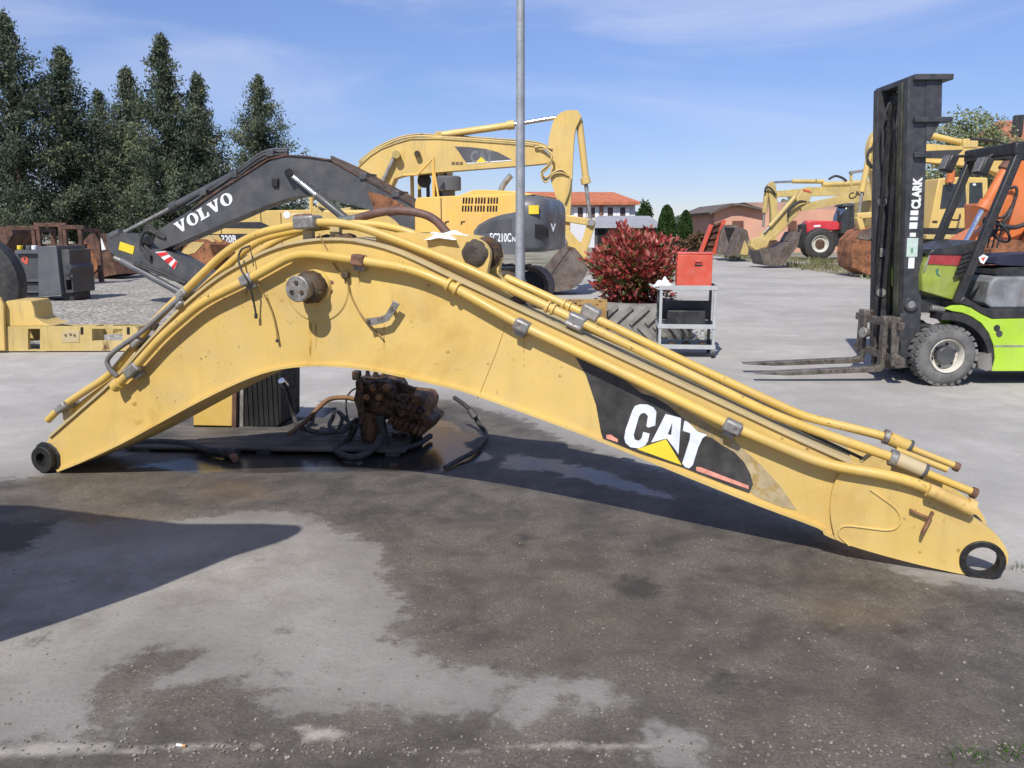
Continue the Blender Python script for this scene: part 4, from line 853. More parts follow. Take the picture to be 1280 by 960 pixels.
    for k in range(5):
        y = 320+k*6; x = 1204-k*2.2; MB().prism(f.P([(x, y), (x+14, y-5), (x+13, y-1), (x-2, y+4)], .12), .12, .18).build('louvre', BLK, cw)
    MB().prism(f.P([(1160, 318), (1166, 312), (1200, 306), (1224, 300), (1226, 312), (1205, 319)], .14), .14, .94).build('cowl_cap', BLK, rt, bevel=.012)
    # steering column, wheel, levers
    a = f.L(1225, 305, .5); st = MB().tube([a, a+Vector((.16, 0, .14))], .022, 8).build('steering_column', BLK, rt)
    cc = a+Vector((.16, 0, .15)); axd = Vector((.75, 0, .66)); u = Vector((0, 1, 0)); w = axd.cross(u).normalized()
    pts = [cc+(u*math.cos(t)+w*math.sin(t))*.17 for t in np.linspace(0, 2*math.pi, 25)]; sw = MB().tube(pts, .014, 8, False); sw.tube([cc-u*.17, cc+u*.17], .012, 6); sw.build('steering_wheel', BLK, rt, ang=60)
    for k in range(3):
        q = f.L(1234+k*6, 310, .75); lv = MB().tube([q, q+Vector((.03, 0, .2))], .009, 6); lv.lathe(q+Vector((.03, 0, .2)), (0, 0, 1), [(0, .012), (.03, .024), (.05, .01)], 10); lv.build('control_lever', BLK, rt)
    # seat and engine cover
    EC = mat('grimy_grey_cover', (.21, .22, .235), .55, var=.3, scale=3, grime=.7, dust=.2)
    MB().prism(f.P([(1232, 380), (1238, 353), (1246, 346), (1390, 346), (1390, 386), (1240, 386)], .14), .14, .96).build('engine_cover', EC, rt, bevel=.025)
    MB().prism(soft(f.P([(1244, 343), (1246, 337), (1256, 334), (1310, 334), (1312, 346), (1250, 346.5)], .26)), .26, .84).build('seat_cushion', BLK, rt, bevel=.03)
    MB().prism(soft(f.P([(1243, 329), (1248, 322), (1262, 318), (1310, 316), (1312, 333), (1252, 332)], .3)), .3, .8).build('seat_pad', mat('navy_vinyl', (.02, .022, .045), .5, var=.15), rt, bevel=.03)
    q = f.L(1310, 330, .3); MB().box((q.x+.1, .55, q.z+.22), (.12, .48, .55), Matrix.Rotation(.2, 3, 'Y')).build('seat_back', BLK, rt, bevel=.05)
    # counterweight at the rear (beyond the picture)
    MB().prism(soft([(x1-.02, .04), (x1+.3, .06), (x1+.42, .3), (x1+.42, .82), (x1+.3, 1.06), (x1-.02, 1.08)]), .2, 1.05, ax='xy').build('counterweight', DKG, rt, bevel=.05)
    # overhead guard
    nl, nu = f.L(1195, 379, .1), f.L(1279, 180, .1); fl = f.L(1163, 309, .95); fu = f.L(1212, 199, .95)
    zr = fu.z+.02; xr = fu.x
    nu = Vector((f.L(1276, 186, .1).x, .1, f.L(1276, 186, .1).z))
    for t in (.10, .98):
        MB().beam((nl.x, t, nl.z), (nu.x, t, nu.z), .07, .085).build('guard_pillar', BLK, rt, bevel=.012)
        MB().beam((nu.x+1.25, t, nu.z-.02), (nu.x+1.35, t, .95), .07, .08).build('guard_pillar', BLK, rt, bevel=.012)
        MB().beam((nu.x-.04, t, nu.z), (nu.x+1.3, t, nu.z), .07, .09).build('roof_rail', BLK, rt, bevel=.012)
    MB().beam((nu.x-.02, .06, nu.z), (nu.x-.02, 1.02, nu.z), .12, .13).build('roof_cross_bar', BLK, rt, bevel=.02)
    for k in range(8): MB().beam((nu.x+.15+k*.15, .1, nu.z+.02), (nu.x+.15+k*.15, .98, nu.z+.02), .03, .05).build('roof_bar', BLK, rt)
    sg = [(1189, 257), (1193, 247), (1196, 250), (1192, 261)]
    MB().prism(f.P([(1223, 322), (1229, 318), (1235, 321), (1229, 330), (1225, 328)], .06), .052, .062).build('sticker', WHT, rt); MB().prism(f.P([(1226, 322.5), (1232, 321), (1229, 327)], .052), .05, .0515).build('sticker_print', REDL, rt)
    q = f.L(1204, 238, .12); 
    # work lamps
    for px, py, t in ((1186, 205, .93), (1229, 208, .45)):
        q = f.L(px, py, t); lp = MB().box(q, (.10, .16, .19), Matrix.Rotation(.35, 3, 'Y')).build('work_lamp', BLK, rt, bevel=.02)
        MB().box(q+Vector((-.053, 0, .018)), (.012, .13, .15), Matrix.Rotation(.35, 3, 'Y')).build('lamp_lens', GALV, lp)
        MB().tube([q+Vector((.02, 0, .08)), Vector((nu.x-.02, t, nu.z))], .016, 6).build('lamp_bracket', BLK, lp)
    # ------ mast: near and far channels, fixed and sliding
    tn, tf = .24, .95
    def chan(name, m, xL0, xR0, y0, xL1, xR1, y1, t, depth, wall=.028, open_in=1):
        a, b, c_, d = f.L(xL0, y0, t), f.L(xR0, y0, t), f.L(xR1, y1, t), f.L(xL1, y1, t)
        mb = MB(); P4 = [(a.x, a.z), (b.x, b.z), (c_.x, c_.z), (d.x, d.z)]
        tw = (t, t+wall) if open_in > 0 else (t+depth-wall, t+depth)
        mb.prism(P4, tw[0], tw[1])
        e = .03
        mb.prism([(a.x, a.z), (a.x+e, a.z), (d.x+e, d.z), (d.x, d.z)], t+(wall if open_in > 0 else 0), t+depth-(0 if open_in > 0 else wall)); mb.prism([(b.x-e, b.z), (b.x, b.z), (c_.x, c_.z), (c_.x-e, c_.z)], t+(wall if open_in > 0 else 0), t+depth-(0 if open_in > 0 else wall))
        return mb.build(name, m, rt, bevel=.004)
    OLD = mat('oily_mast_steel', (.075, .08, .052), .45, .3, var=.3, scale=5, rust='#4d4a2c', rustlo=.5, rusthi=.68, bump=.1)
    chan('mast_channel', MAST, 1136, 1161, 97, 1127, 1149, 458, tn, .11)
    MB().prism(f.P([(1127.5, 104), (1133, 104), (1125, 440), (1119.5, 440)], tn+.13), tn+.12, tn+.22).build('inner_mast_channel', OLD, rt, bevel=.004)
    MB().prism(f.P([(1127, 112), (1147, 112), (1140, 440), (1119, 440)], tf-.25), tf-.07, tf+.03).build('inner_mast_channel', OLD, rt, bevel=.004)
    p4 = f.P([(1136, 97), (1161, 97), (1149, 458), (1127, 458)], tn); mb = MB().prism(p4, tf, tf+.11); mb.build('mast_channel', MAST, rt, bevel=.004)
    # lift cylinders, chain, cross heads
    p = f.L(1137, 108, tn); xm = p.x; zT = p.z
    pb = f.L(1132, 455, tn)
    for t in (tn+.18, tf-.12): MB().cyl((pb.x+.16, t, .25), (xm+.14, t, zT-.15), .032, 12).build('lift_cylinder', STEEL if t < .6 else BLK, rt)
    for t in (.5, .72): MB().bx(xm+.02, xm+.05, t, t+.02, 1.0, zT-.1).build('lift_chain', GREASE, rt)
    for zz in (zT-.04, zT-1.0, .45): 
        xx = pb.x+(xm-pb.x)*zz/zT; MB().bx(xx+.11, xx+.19, tn+.03, tf+.08, zz-.05, zz+.05).build('mast_cross_member', MAST, rt, bevel=.008)
    for k, t in enumerate((.42, .46, .80)):
        MB().tube(catmull([Vector((pb.x+.05, t, .55)), Vector((pb.x+.09, t, 1.0)), Vector((xm+.02, t, zT-.5)), Vector((xm+.04, t, zT-.12)), Vector((xm+.09, t, zT-.08))], 5), .012, 8).build('mast_hose', RUB, rt, ang=60)
    for zz in (.5, .9, 1.35, 1.9):
        for t in (tn+.12, tf-.02): MB().cyl((pb.x+(xm-pb.x)*zz/zT+.05, t, zz), (pb.x+(xm-pb.x)*zz/zT+.05, t+.03, zz), .05, 14).build('mast_roller', STEEL, rt)
    # brackets at the mast head
    for py, xr in ((97, 1189), (150, 1188), (194, 1162)):
        a, b = f.L(1141, py, tn), f.L(xr, py-2, tn); MB().bx(a.x, b.x, tn-.055, tf+.16, a.z-.028, a.z+.028).build('head_plate', MAST, rt, bevel=.006) if py == 97 else MB().bx(a.x, b.x, tn-.05, tn+.1, a.z-.025, a.z+.025).build('head_rib', MAST, rt, bevel=.005)
    sub(f, rt, 'head_gusset', MAST, [(1158, 99), (1178, 99), (1177, 150), (1162, 176), (1157, 176)], tn-.01, tn+.03, .004)
    # lettering on the mast, read upward
    FW = mat('mast_lettering', (.74, .74, .72), .55, var=.08, rust='#33343a', rustlo=.66, rusthi=.7, scale=30)
    o = f.L(1149.6, 261, tn-.003); e = (f.L(1152.2, 222, tn-.003)-o).normalized()
    lm, w = text_mb('CLARK', o, e, Vector((-e.z, 0, e.x)), .084, .002, .055, .80); lm.build('lettering', FW, rt, smooth=False)
    BX = (f.L(1149, 286, tn), f.L(1148, 295, tn))
    for y0, y1 in ((263, 269), (271, 275.5), (278, 286)): sub(f, rt, 'mast_mark', FW, [(1138.2-(y0-266)*.08, y0), (1148-(y0-266)*.08, y0), (1147.8-(y1-266)*.08, y1), (1138-(y1-266)*.08, y1)], tn-.004, tn+.001, 0)
    s1 = sub(f, rt, 'plate_sticker', mat('pale_green_sticker', (.50, .60, .53), .5, var=.08, scale=30), [(1134, 297.5), (1148, 297.5), (1146.5, 321), (1133, 321)], tn-.004, tn+.001, 0)
    sub(f, s1, 'sticker_print', mat('green_print', (.14, .33, .2), .5), [(1138.5, 311), (1140, 309), (1141.5, 311), (1141.5, 316), (1138.5, 316)], tn-.006, tn-.0045, 0)
    sub(f, rt, 'plate_sticker', WHT, [(1136, 322), (1143.5, 322), (1142.5, 335.5), (1135, 335.5)], tn-.004, tn+.001, 0)
    sub(f, rt, 'plate_sticker', FW, [(1137.5, 291), (1145, 291), (1144.7, 296), (1137.3, 296)], tn-.004, tn+.001, 0)
    # tilt cylinder eye and cross box
    q = f.L(1138, 380, tn); MB().ring((q.x, tn-.035, q.z), (q.x, tn+.01, q.z), .075, .042, 24).build('mast_boss', MAST, rt, bevel=.005); MB().cyl((q.x, tn-.028, q.z), (q.x, tn, q.z), .042, 18).build('boss_pin', STEEL, rt)
    MB().prism(f.P([(1144, 372), (1180, 376), (1176, 392), (1146, 390)], tn), tn+.01, tn+.12).build('tilt_cylinder', BLK, rt, bevel=.01); rod(f, rt, 'tilt_cylinder_rod', STEEL, (1164, 385, tn-.02), (1180, 388, tn-.02), .035)
    sub(f, rt, 'mast_foot', MAST, [(1126, 392), (1152, 392), (1150, 400), (1140, 425), (1136, 460), (1124, 460)], tn-.008, tn+.03, .004)
    MB().bx(q.x+.02, q.x+.28, tn+.03, tf+.05, .2, .62).build('front_plate', BLK, rt, bevel=.02)
    # carriage
    ca = f.L(1104, 402, .2); hz = f.L(1100, 404, .25).z; lz = f.L(1100, 452, .25).z; cx = f.L(1110, 420, .25).x
    for z in (hz, lz+.06): MB().bx(cx, cx+.06, .02, 1.12, z-.05, z+.03).build('carriage_bar', FORK, rt, bevel=.006)
    for t in (.10, 1.00): MB().bx(cx-.01, cx+.05, t-.015, t+.015, lz, hz+.08).build('carriage_side', FORK, rt, bevel=.005)
    for t in (.42, .70): MB().bx(cx+.05, cx+.15, t-.03, t+.03, .12, .62).build('carriage_bracket', FORK, rt, bevel=.006)
    sub(f, rt, 'side_guide', FORK, [(1116, 395), (1121, 396), (1120, 458), (1114, 458)], .03, .06, .004); sub(f, rt, 'side_stop', FORK, [(1120, 441), (1132, 449), (1131, 460), (1119, 461)], .03, .12, .006)
    def fork(t, heel_px, tip_px, top_px):
        w = .11; h0 = f.L(*heel_px, t); tp = f.L(*tip_px, t); top = f.L(*top_px, t); fk = .042
        x = h0.x; poly = [(x+.02, top.z), (x+.02, h0.z+.02), (x-.01, h0.z-.035), (x-.06, h0.z-.045), (tp.x+.35, tp.z-.022), (tp.x, tp.z-.004), (tp.x, tp.z+.006), (x-.08, h0.z+.012), (x-.03, h0.z+.03), (x-.022, h0.z+.07), (x-.022, top.z)]
        MB().prism(poly, t, t+w).build('fork', FORK, rt, bevel=.006)
        MB().bx(x-.03, x+.09, t+.01, t+w-.01, top.z-.05, top.z+.02).build('fork_hook', FORK, rt, bevel=.008)
    fork(.24, (1104, 460), (944, 467), (1103, 398)); fork(.80, (1079, 449), (930, 455), (1077, 390))
    q = f.L(1084, 416, .72); MB().lathe(q, (-.9, -.3, .1), [(0, .05), (.06, .06), (.07, .055), (.075, .001)], 16).build('front_lamp', GALV, rt)
forklift()
# ------------------------------------------------------------------ machines and buildings on the right
ORG = mat('orange_machine_paint', (.66, .17, .035), .45, var=.08, scale=1.5, dust=.18, grime=.3)
def orange_machine():
    f = at(1250, 14.0, 0); rt = thing('excavator', 'orange excavator with chrome cylinder rod standing behind the forklift cab', 'excavator', f, group='excavators in the yard')
    bm = sub(f, rt, 'boom', ORG, [(1270, 196), (1298, 180), (1330, 184), (1320, 230), (1296, 268), (1250, 330), (1228, 330), (1232, 300), (1262, 240)], .5, .9, .02)
    rod(f, rt, 'lift_cylinder', ORG, (1262, 204, .3), (1231, 258, .3), .09); rod(f, rt, 'cylinder_gland', ORG, (1234, 252, .3), (1228, 262, .3), .12); rod(f, rt, 'lift_cylinder_rod', CHROME, (1230, 258, .3), (1206, 304, .3), .045)
    rod(f, rt, 'cylinder_head', RUST, (1256, 213, .3), (1264, 202, .3), .12)
    sub(f, rt, 'boom_foot_bracket', ORG, [(1216, 294), (1240, 282), (1262, 300), (1262, 330), (1196, 330), (1198, 306)], .6, 1.2, .02)
    hose(f, rt, [(1262, 236, .45), (1270, 234, .4), (1270, 246, .4), (1262, 262, .42), (1252, 272, .42), (1236, 272, .42), (1232, 282, .45)], .025)
    hose(f, rt, [(1268, 250, .45), (1262, 268, .3), (1254, 280, .3), (1262, 288, .3)], .03); hose(f, rt, [(1240, 276, .4), (1255, 282, .3), (1270, 284, .3), (1290, 276, .3)], .04)
    b = bucket(f, rt, 'bucket', RUSTO, [(1236, 330), (1240, 312), (1256, 300), (1276, 300), (1288, 312), (1284, 340), (1262, 352)], 0, 1.1, (5, 6), 4)
    sub(f, rt, 'engine_house', ORG, [(1300, 250), (1420, 250), (1420, 320), (1300, 320)], .2, 2.6, .04)
    x0, x1 = f.L(1205, 330).x, f.L(1440, 330).x; tracks(f, rt, x0, x1, .0, 2.7, .85, .55); MB().bx(x0+.5, x1-.5, .3, 2.4, .4, 1.25).build('track_frame_centre', DKG, rt)
orange_machine()
def yellow_cab_machine():
    f = at(1200, 27.0, 0); rt = thing('excavator', 'old yellow excavator with square two-window cab seen behind the forklift', 'excavator', f, group='excavators in the yard')
    cab = sub(f, rt, 'cab', YFAR, [(1161, 286), (1174, 223), (1200, 221), (1235, 222), (1236, 288)], .0, 1.2, .05)
    for w in ([(1175, 261), (1179, 231), (1207, 229), (1208, 259)], [(1212, 228.5), (1228, 228), (1229, 260), (1211, 260)]):
        o = sub(f, cab, 'window', GLASS, w, -.012, .01, .0, True)
    MB().bx(f.L(1209.5, 240).x-.02, f.L(1209.5, 240).x+.02, -.015, 0, f.L(1209, 284).z, f.L(1209, 226).z).build('door_gap', YOLD, cab)
    for x, y in ((1218, 230.5), (1218, 257)): sub(f, cab, 'window_sticker', WHT, [(x-1.8, y-1.2), (x+2, y-1.2), (x+2, y+1.4), (x-1.8, y+1.4)], -.02, -.013, 0)
    sub(f, cab, 'door_handle', DARK, [(1166, 276), (1172, 276), (1172, 278), (1166, 278)], -.03, .0, 0)
    MB().tube([f.L(1188, 232, -.15), f.L(1186, 222, -.15), f.L(1186, 213, -.15)], .03, 8).build('mirror_stem', BLK, rt); MB().lathe(f.L(1187.5, 228, -.15), (0, 0, 1), [(0, .12), (.35, .13), (.4, .06)], 12).build('warning_beacon', ORG, rt)
    hose(f, rt, [(1200, 268, -.05), (1199, 274, -.25), (1192, 275, -.3), (1184, 272, -.25), (1184, 268, -.05)], .03, BLK, 'grab_rail')
    sub(f, rt, 'black_stripe_panel', BLK, [(1162, 285), (1260, 285), (1260, 293), (1160, 293)], -.05, 2.6, .01); sub(f, rt, 'engine_house', YFAR, [(1240, 262), (1330, 262), (1330, 285), (1240, 285)], 0, 2.6, .04)
    sub(f, rt, 'deck', YOLD, [(1158, 293), (1300, 293), (1300, 300), (1158, 299)], -.05, 2.6, .02)
    tb = 1.35
    bm = sub(f, rt, 'boom', YFAR, [(1090, 178), (1110, 174), (1161, 180), (1205, 183), (1240, 184), (1262, 190), (1300, 214), (1300, 235), (1262, 224), (1240, 212), (1190, 205), (1161, 203), (1110, 197), (1094, 192)], tb, tb+.5, .03, True)
    sub(f, bm, 'side_sticker', mat('charcoal_sticker', (.045, .045, .05), .6, var=.1), [(1135, 190), (1172, 188), (1204, 187), (1196, 195), (1180, 198), (1135, 197)], tb-.01, tb-.001, 0)
    rod(f, rt, 'stick_cylinder', YFAR, (1140, 164, tb+.2), (1206, 179, tb+.2), .1); rod(f, rt, 'stick_cylinder_rod', CHROME, (1100, 160, tb+.2), (1142, 165, tb+.2), .05); MB().box(f.L(1209, 180, tb+.2), (.5, .45, .3)).build('cylinder_bracket', YOLD, rt, bevel=.03)
    hose(f, rt, [(1212, 174, tb), (1230, 175, tb), (1250, 178, tb), (1268, 186, tb)], .045, BLK)
    st = sub(f, rt, 'stick', YFAR, [(1103, 156), (1112, 158), (1116, 180), (1110, 215), (1108, 270), (1107, 298), (1096, 298), (1095, 262), (1094, 232), (1087, 204), (1086, 184), (1091, 168)], tb+.05, tb+.42, .03, True)
    rod(f, rt, 'bucket_cylinder', YFAR, (1087, 192, tb-.05), (1077.5, 240, tb-.05), .1); rod(f, rt, 'bucket_cylinder_rod', STEEL, (1078, 238, tb-.05), (1073, 272, tb-.05), .05)
    for k in range(2): hose(f, rt, [(1092, 182, tb), (1085, 190+k*4, tb-.15), (1085, 200+k*5, tb-.15), (1092, 208+k*2, tb-.1), (1102, 203, tb-.05)], .035)
    MB().beam(f.L(1070, 270, tb), f.L(1102, 268, tb), .3, .2).build('tipping_link', YFAR, rt, bevel=.03); MB().beam(f.L(1072, 271, tb), f.L(1079, 296, tb), .3, .18).build('power_link', YFAR, rt, bevel=.03)
    b = bucket(f, rt, 'bucket', RUSTO, [(1112, 287), (1094, 283), (1078, 288), (1067, 300), (1064, 316), (1066, 334), (1084, 343.5), (1104, 343.5), (1112, 340)], tb-.45, tb+.8, (8, 9), 4)
    sub(f, b, 'worn_top', BKT, [(1112, 287), (1094, 283), (1078, 288), (1070, 298), (1110, 303)], tb-.47, tb-.452, 0)
    sub(f, b, 'bolt_hole', DARK, [(1087, 299), (1089, 297.5), (1091, 299), (1089, 301)], tb-.48, tb-.455, 0)
    x0, x1 = f.L(1150, 300).x, f.L(1330, 300).x; tracks(f, rt, x0, x1, -.1, 2.7, .95, .6); MB().bx(x0+.6, x1-.6, .4, 2.3, .4, 1.32).build('track_frame_centre', DKG, rt)
yellow_cab_machine()
def far_arms():
    f = at(1040, 34.0, R(4)); rt = thing('excavator', 'yellow excavator with old black lettering on its lowered boom by the red tractor', 'excavator', f, group='excavators in the yard')
    tb = .9
    bm = sub(f, rt, 'boom', YOLD, [(1001, 258), (1010, 254), (1052, 245), (1089, 235), (1110, 232), (1128, 240), (1140, 262), (1136, 290), (1120, 290), (1118, 262), (1105, 248), (1090, 250), (1050, 255), (1010, 263), (1002, 264)], tb, tb+.5, .03, True)
    lm, w = text_mb('CAT', f.L(1061, 249.5, tb-.01), (1, 0, .30), (-.25, 0, 1), .24, 0, .02, 1.1); lm.build('lettering', mat('worn_black_print', (.05, .04, .025), .6), bm, smooth=False)
    sub(f, rt, 'stick', YOLD, [(1003, 236), (1014, 233), (1016, 240), (1012, 252), (1003, 258), (998, 268), (982, 285), (966, 299), (958, 304), (950, 300), (947, 303), (952, 294), (972, 276), (990, 258), (995, 250)], tb+.05, tb+.42, .03, True)
    sub(f, rt, 'red_reflector', REDL, [(1003, 236.5), (1012, 238), (1014.5, 241), (1005, 239)], tb+.03, tb+.048, 0)
    rod(f, rt, 'bucket_cylinder', YOLD, (994, 246, tb), (962, 283, tb), .09); rod(f, rt, 'bucket_cylinder_rod', STEEL, (964, 281, tb), (955, 291, tb), .05)
    for k in range(2): hose(f, rt, [(1008, 252, tb-.05), (998, 252+k*2, tb-.15), (986, 262+k*3, tb-.12), (985, 270+k*2, tb-.08)], .035)
    sub(f, rt, 'linkage', YOLD, [(940, 300), (952, 296), (962, 302), (958, 312), (946, 314), (938, 308)], tb, tb+.4, .03)
    bucket(f, rt, 'bucket', BKT, [(949, 313), (960, 309), (976, 310), (990, 302), (997, 290), (1001, 291), (997, 308), (980, 330.5), (968, 333), (955, 331)], tb-.4, tb+.9, (5, 6), 4)
    sub(f, rt, 'engine_house', YOLD, [(1104, 250), (1150, 250), (1150, 292), (1104, 292)], .1, 2.6, .04); x0, x1 = f.L(1096, 300).x, f.L(1165, 300).x; tracks(f, rt, x0, x1, 0, 2.7, .95, .6); MB().bx(x0+.4, x1-.4, .4, 2.3, .4, f.L(1120, 292).z+.05).build('track_frame_centre', DKG, rt)
    f = at(1040, 42.0, 0); rt = thing('excavator', 'yellow excavator with level boom and bright cylinder rod beyond the red tractor', 'excavator', f, group='excavators in the yard')
    sub(f, rt, 'boom', YOLD, [(970, 239), (1000, 236), (1018, 234), (1060, 233), (1100, 228), (1110, 240), (1100, 246), (1060, 244), (1018, 245), (972, 246)], 1, 1.5, .03)
    rod(f, rt, 'stick_cylinder', YOLD, (990, 226.5, 1.2), (1030, 227, 1.2), .11); rod(f, rt, 'stick_cylinder_rod', CHROME, (967, 228, 1.2), (992, 227, 1.2), .06); rod(f, rt, 'boom_pipe', YOLD, (1028, 231, 1.2), (1090, 228, 1.2), .14)
    sub(f, rt, 'stick', YOLD, [(960, 231), (966, 226), (970, 232), (972, 250), (971, 304), (964, 304), (964, 262), (961, 240)], 1.05, 1.4, .03); rod(f, rt, 'bucket_cylinder', YOLD, (958.5, 238, 1.2), (955.5, 266, 1.2), .13); rod(f, rt, 'bucket_cylinder_rod', STEEL, (955.5, 264, 1.2), (954, 284, 1.2), .06)
    hose(f, rt, [(1036, 224, 1.1), (1044, 220, 1.1), (1052, 222, 1.1), (1058, 226, 1.1)], .06); hose(f, rt, [(956, 240, 1), (958, 234, .9), (964, 236, .9), (970, 244, .95)], .05)
    MB().beam(f.L(1062, 216, 1.1), f.L(1090, 212, 1.1), .2, .14).build('guard_bar', STEEL, rt); MB().beam(f.L(1064, 216, 1.1), f.L(1064, 232, 1.1), .1, .1).build('guard_post', YOLD, rt)
    bucket(f, rt, 'bucket', RUST, [(956, 302), (970, 300), (980, 306), (984, 318), (976, 324), (960, 324), (952, 314)], .7, 1.9, (6, 7), 0)
    sub(f, rt, 'engine_house', YOLD, [(1098, 244), (1150, 246), (1150, 295), (1098, 295)], .2, 2.7, .04); x0, x1 = f.L(1092, 300).x, f.L(1160, 300).x; tracks(f, rt, x0, x1, 0, 2.8, .95, .6); MB().bx(x0+.4, x1-.4, .4, 2.3, .4, f.L(1120, 295).z+.05).build('track_frame_centre', DKG, rt)
far_arms()
def tractor():
    f = at(1040, 43.0, R(-2)); rt = thing('tractor', 'red farm tractor with dark glass cab parked between the excavator buckets', 'tractor', f)
    TR = mat('tractor_red', (.60, .035, .05), .35, var=.06, dust=.12)
    def whl(px, py, rpx, t, w):
        c = f.L(px, py, t); r = c.z
        wheel(rt, (c.x, t, r), r, w, r*.52, CREAM, RUST, tread=20, outm=RUB)
    whl(1025.5, 305, 18, 0, .42); whl(1092, 300, 22, -.1, .5); whl(1020, 306, 18, 1.5, .42); whl(1092, 300, 22, 1.6, .5)
    sub(f, rt, 'hood', TR, [(1008, 279), (1011, 275.5), (1030, 276), (1047, 276.5), (1050, 279), (1049.5, 288), (1030, 289), (1012, 294), (1008.5, 292)], .5, 1.35, .08, False)
    sub(f, rt, 'radiator_block', BLK, [(1002, 281), (1008, 279), (1009, 312), (1002, 310)], .55, 1.3, .03); sub(f, rt, 'chassis', BLK, [(1006, 294), (1095, 288), (1095, 308), (1030, 308), (1008, 306)], .65, 1.2, .03)
    sub(f, rt, 'hood_badge', WHT, [(1017, 284), (1017.5, 281.5), (1026, 281), (1025.5, 283.5)], .48, .498, 0)
    cab = sub(f, rt, 'cab_glass', GLASS, [(1050, 292), (1053, 270), (1058, 258), (1090, 257), (1094, 275), (1092, 290)], .25, 1.6, .03)
    sub(f, rt, 'cab_roof', DKG, [(1054, 258), (1058, 254), (1090, 253), (1094, 258)], .2, 1.65, .04); sub(f, rt, 'cab_door_post', BLK, [(1063, 258), (1066, 258), (1062, 292), (1059, 292)], .235, .26, 0)
    sub(f, rt, 'rear_fender', TR, [(1065, 298), (1071, 284), (1080, 276), (1094, 273), (1104, 276), (1104, 280), (1092, 279), (1082, 282), (1074, 290), (1069, 300)], -.1, .3, .03)
    sub(f, rt, 'exhaust_stack', BLK, [(1047, 263), (1049.5, 263), (1050, 279), (1047, 279)], .6, .7, .01); sub(f, rt, 'step', BLK, [(1056, 304), (1066, 304), (1066, 306), (1056, 306)], .1, .5, .01)
tractor()
def buildings():
    PINK = mat('salmon_render', (.62, .34, .24), .9, var=.06, scale=.6, grime=.12, bump=.05)
    f = at(920, 58.0, 0); rt = thing('house', 'salmon pink house with low grey gabled roof beyond the parked machines', 'house', f)
    MB().prism(f.P([(893, 318), (893, 264), (916, 257), (953, 262), (1062, 262), (1062, 318)], 0), 0, 9).build('wall', PINK, rt)
    TILE = mat('grey_brown_roof_tiles', (.13, .105, .09), .85, var=.2, scale=1.5); PT = mat('pinkish_roof_tiles', (.42, .27, .22), .85, var=.15, scale=2)
    r_ = MB().prism(f.P([(886, 265.5), (915, 254), (926, 254), (955, 260.5), (955, 263), (926, 257), (915, 257), (887, 268)], -.6), -.6, 9.3).build('roof', TILE, rt)
    MB().prism(f.P([(955, 262), (930, 253), (1058, 252), (1066, 262)], .2), .2, 9).build('roof', PT, rt)
    for x0, x1, y0, y1 in ((915.5, 929.5, 276, 290), (985, 996, 276, 292), (1016, 1026, 276, 292)):
        w = sub(f, rt, 'window', mat('brown_shutter', (.14, .06, .04), .7), [(x0, y1), (x0, y0), (x1, y0), (x1, y1)], -.06, .02, 0); sub(f, w, 'sill', PINK, [(x0-1, y1+1), (x0-1, y1), (x1+1, y1), (x1+1, y1+1)], -.2, .0, 0)
    f = at(740, 72.0, R(4)); rt = thing('house', 'white two-storey house with red tiled roof and tall shutters beyond the bush', 'house', f)
    WR = mat('white_render', (.66, .66, .68), .9, var=.04, scale=.5); RR = mat('red_roof_tiles', (.50, .16, .075), .85, var=.14, scale=2, bump=.1)
    MB().prism(f.P([(640, 314), (640, 252), (794, 252), (794, 314)], 0), 0, 10).build('wall', WR, rt)
    q = [f.L(630, 252.5, -.7), f.L(800, 252, -.7)]; a, b = q[0], q[1]; zr = f.L(740, 240, 5).z
    MB().add([(a.x, -.7, a.z), (b.x, -.7, b.z), (b.x, 10.7, b.z), (a.x, 10.7, a.z), (a.x+1, 5, zr), (b.x-1.2, 5, zr), (a.x, -.7, a.z-.25), (b.x, -.7, b.z-.25), (b.x, 10.7, b.z-.25), (a.x, 10.7, a.z-.25)], [(0, 1, 5, 4), (1, 2, 5), (2, 3, 4, 5), (3, 0, 4), (6, 7, 1, 0), (7, 8, 2, 1), (8, 9, 3, 2), (9, 6, 0, 3), (9, 8, 7, 6)]).build('roof', RR, rt, smooth=False)
    SH = mat('white_shutter', (.80, .80, .80), .7, var=.03); WG = mat('pale_blue_render', (.46, .49, .56), .9, var=.04); WB = mat('brown_window', (.11, .065, .055), .5)
    for x in (700, 725.5, 740.5, 763, 778.5):
        w = sub(f, rt, 'window', WB, [(x-3, 271.5), (x-3, 259.5), (x+3, 259.5), (x+3, 271.5)], -.05, .02, 0)
        for s_ in (-1, 1): sub(f, w, 'shutter', SH, [(x+s_*3.4, 272), (x+s_*3.4, 259), (x+s_*8.2, 259), (x+s_*8.2, 272)], -.12, -.02, 0)
    MB().tube([f.L(751.5, 254, -.12), f.L(751.5, 300, -.12)], .1, 8).build('downpipe', mat('copper_pipe', (.3, .12, .07), .6), rt)
    f = at(790, 62.0, R(-5)); rt = thing('shed', 'long low shed with pale grey sheet roof in front of the white house', 'shed', f)
    GRY = mat('pale_sheet_roof', (.36, .36, .38), .6, .1, var=.1, scale=1)
    MB().prism(f.P([(744, 316), (744, 281), (824, 281), (824, 316)], 0), 0, 5).build('wall', mat('dark_shed_wall', (.09, .085, .085), .9, var=.2), rt)
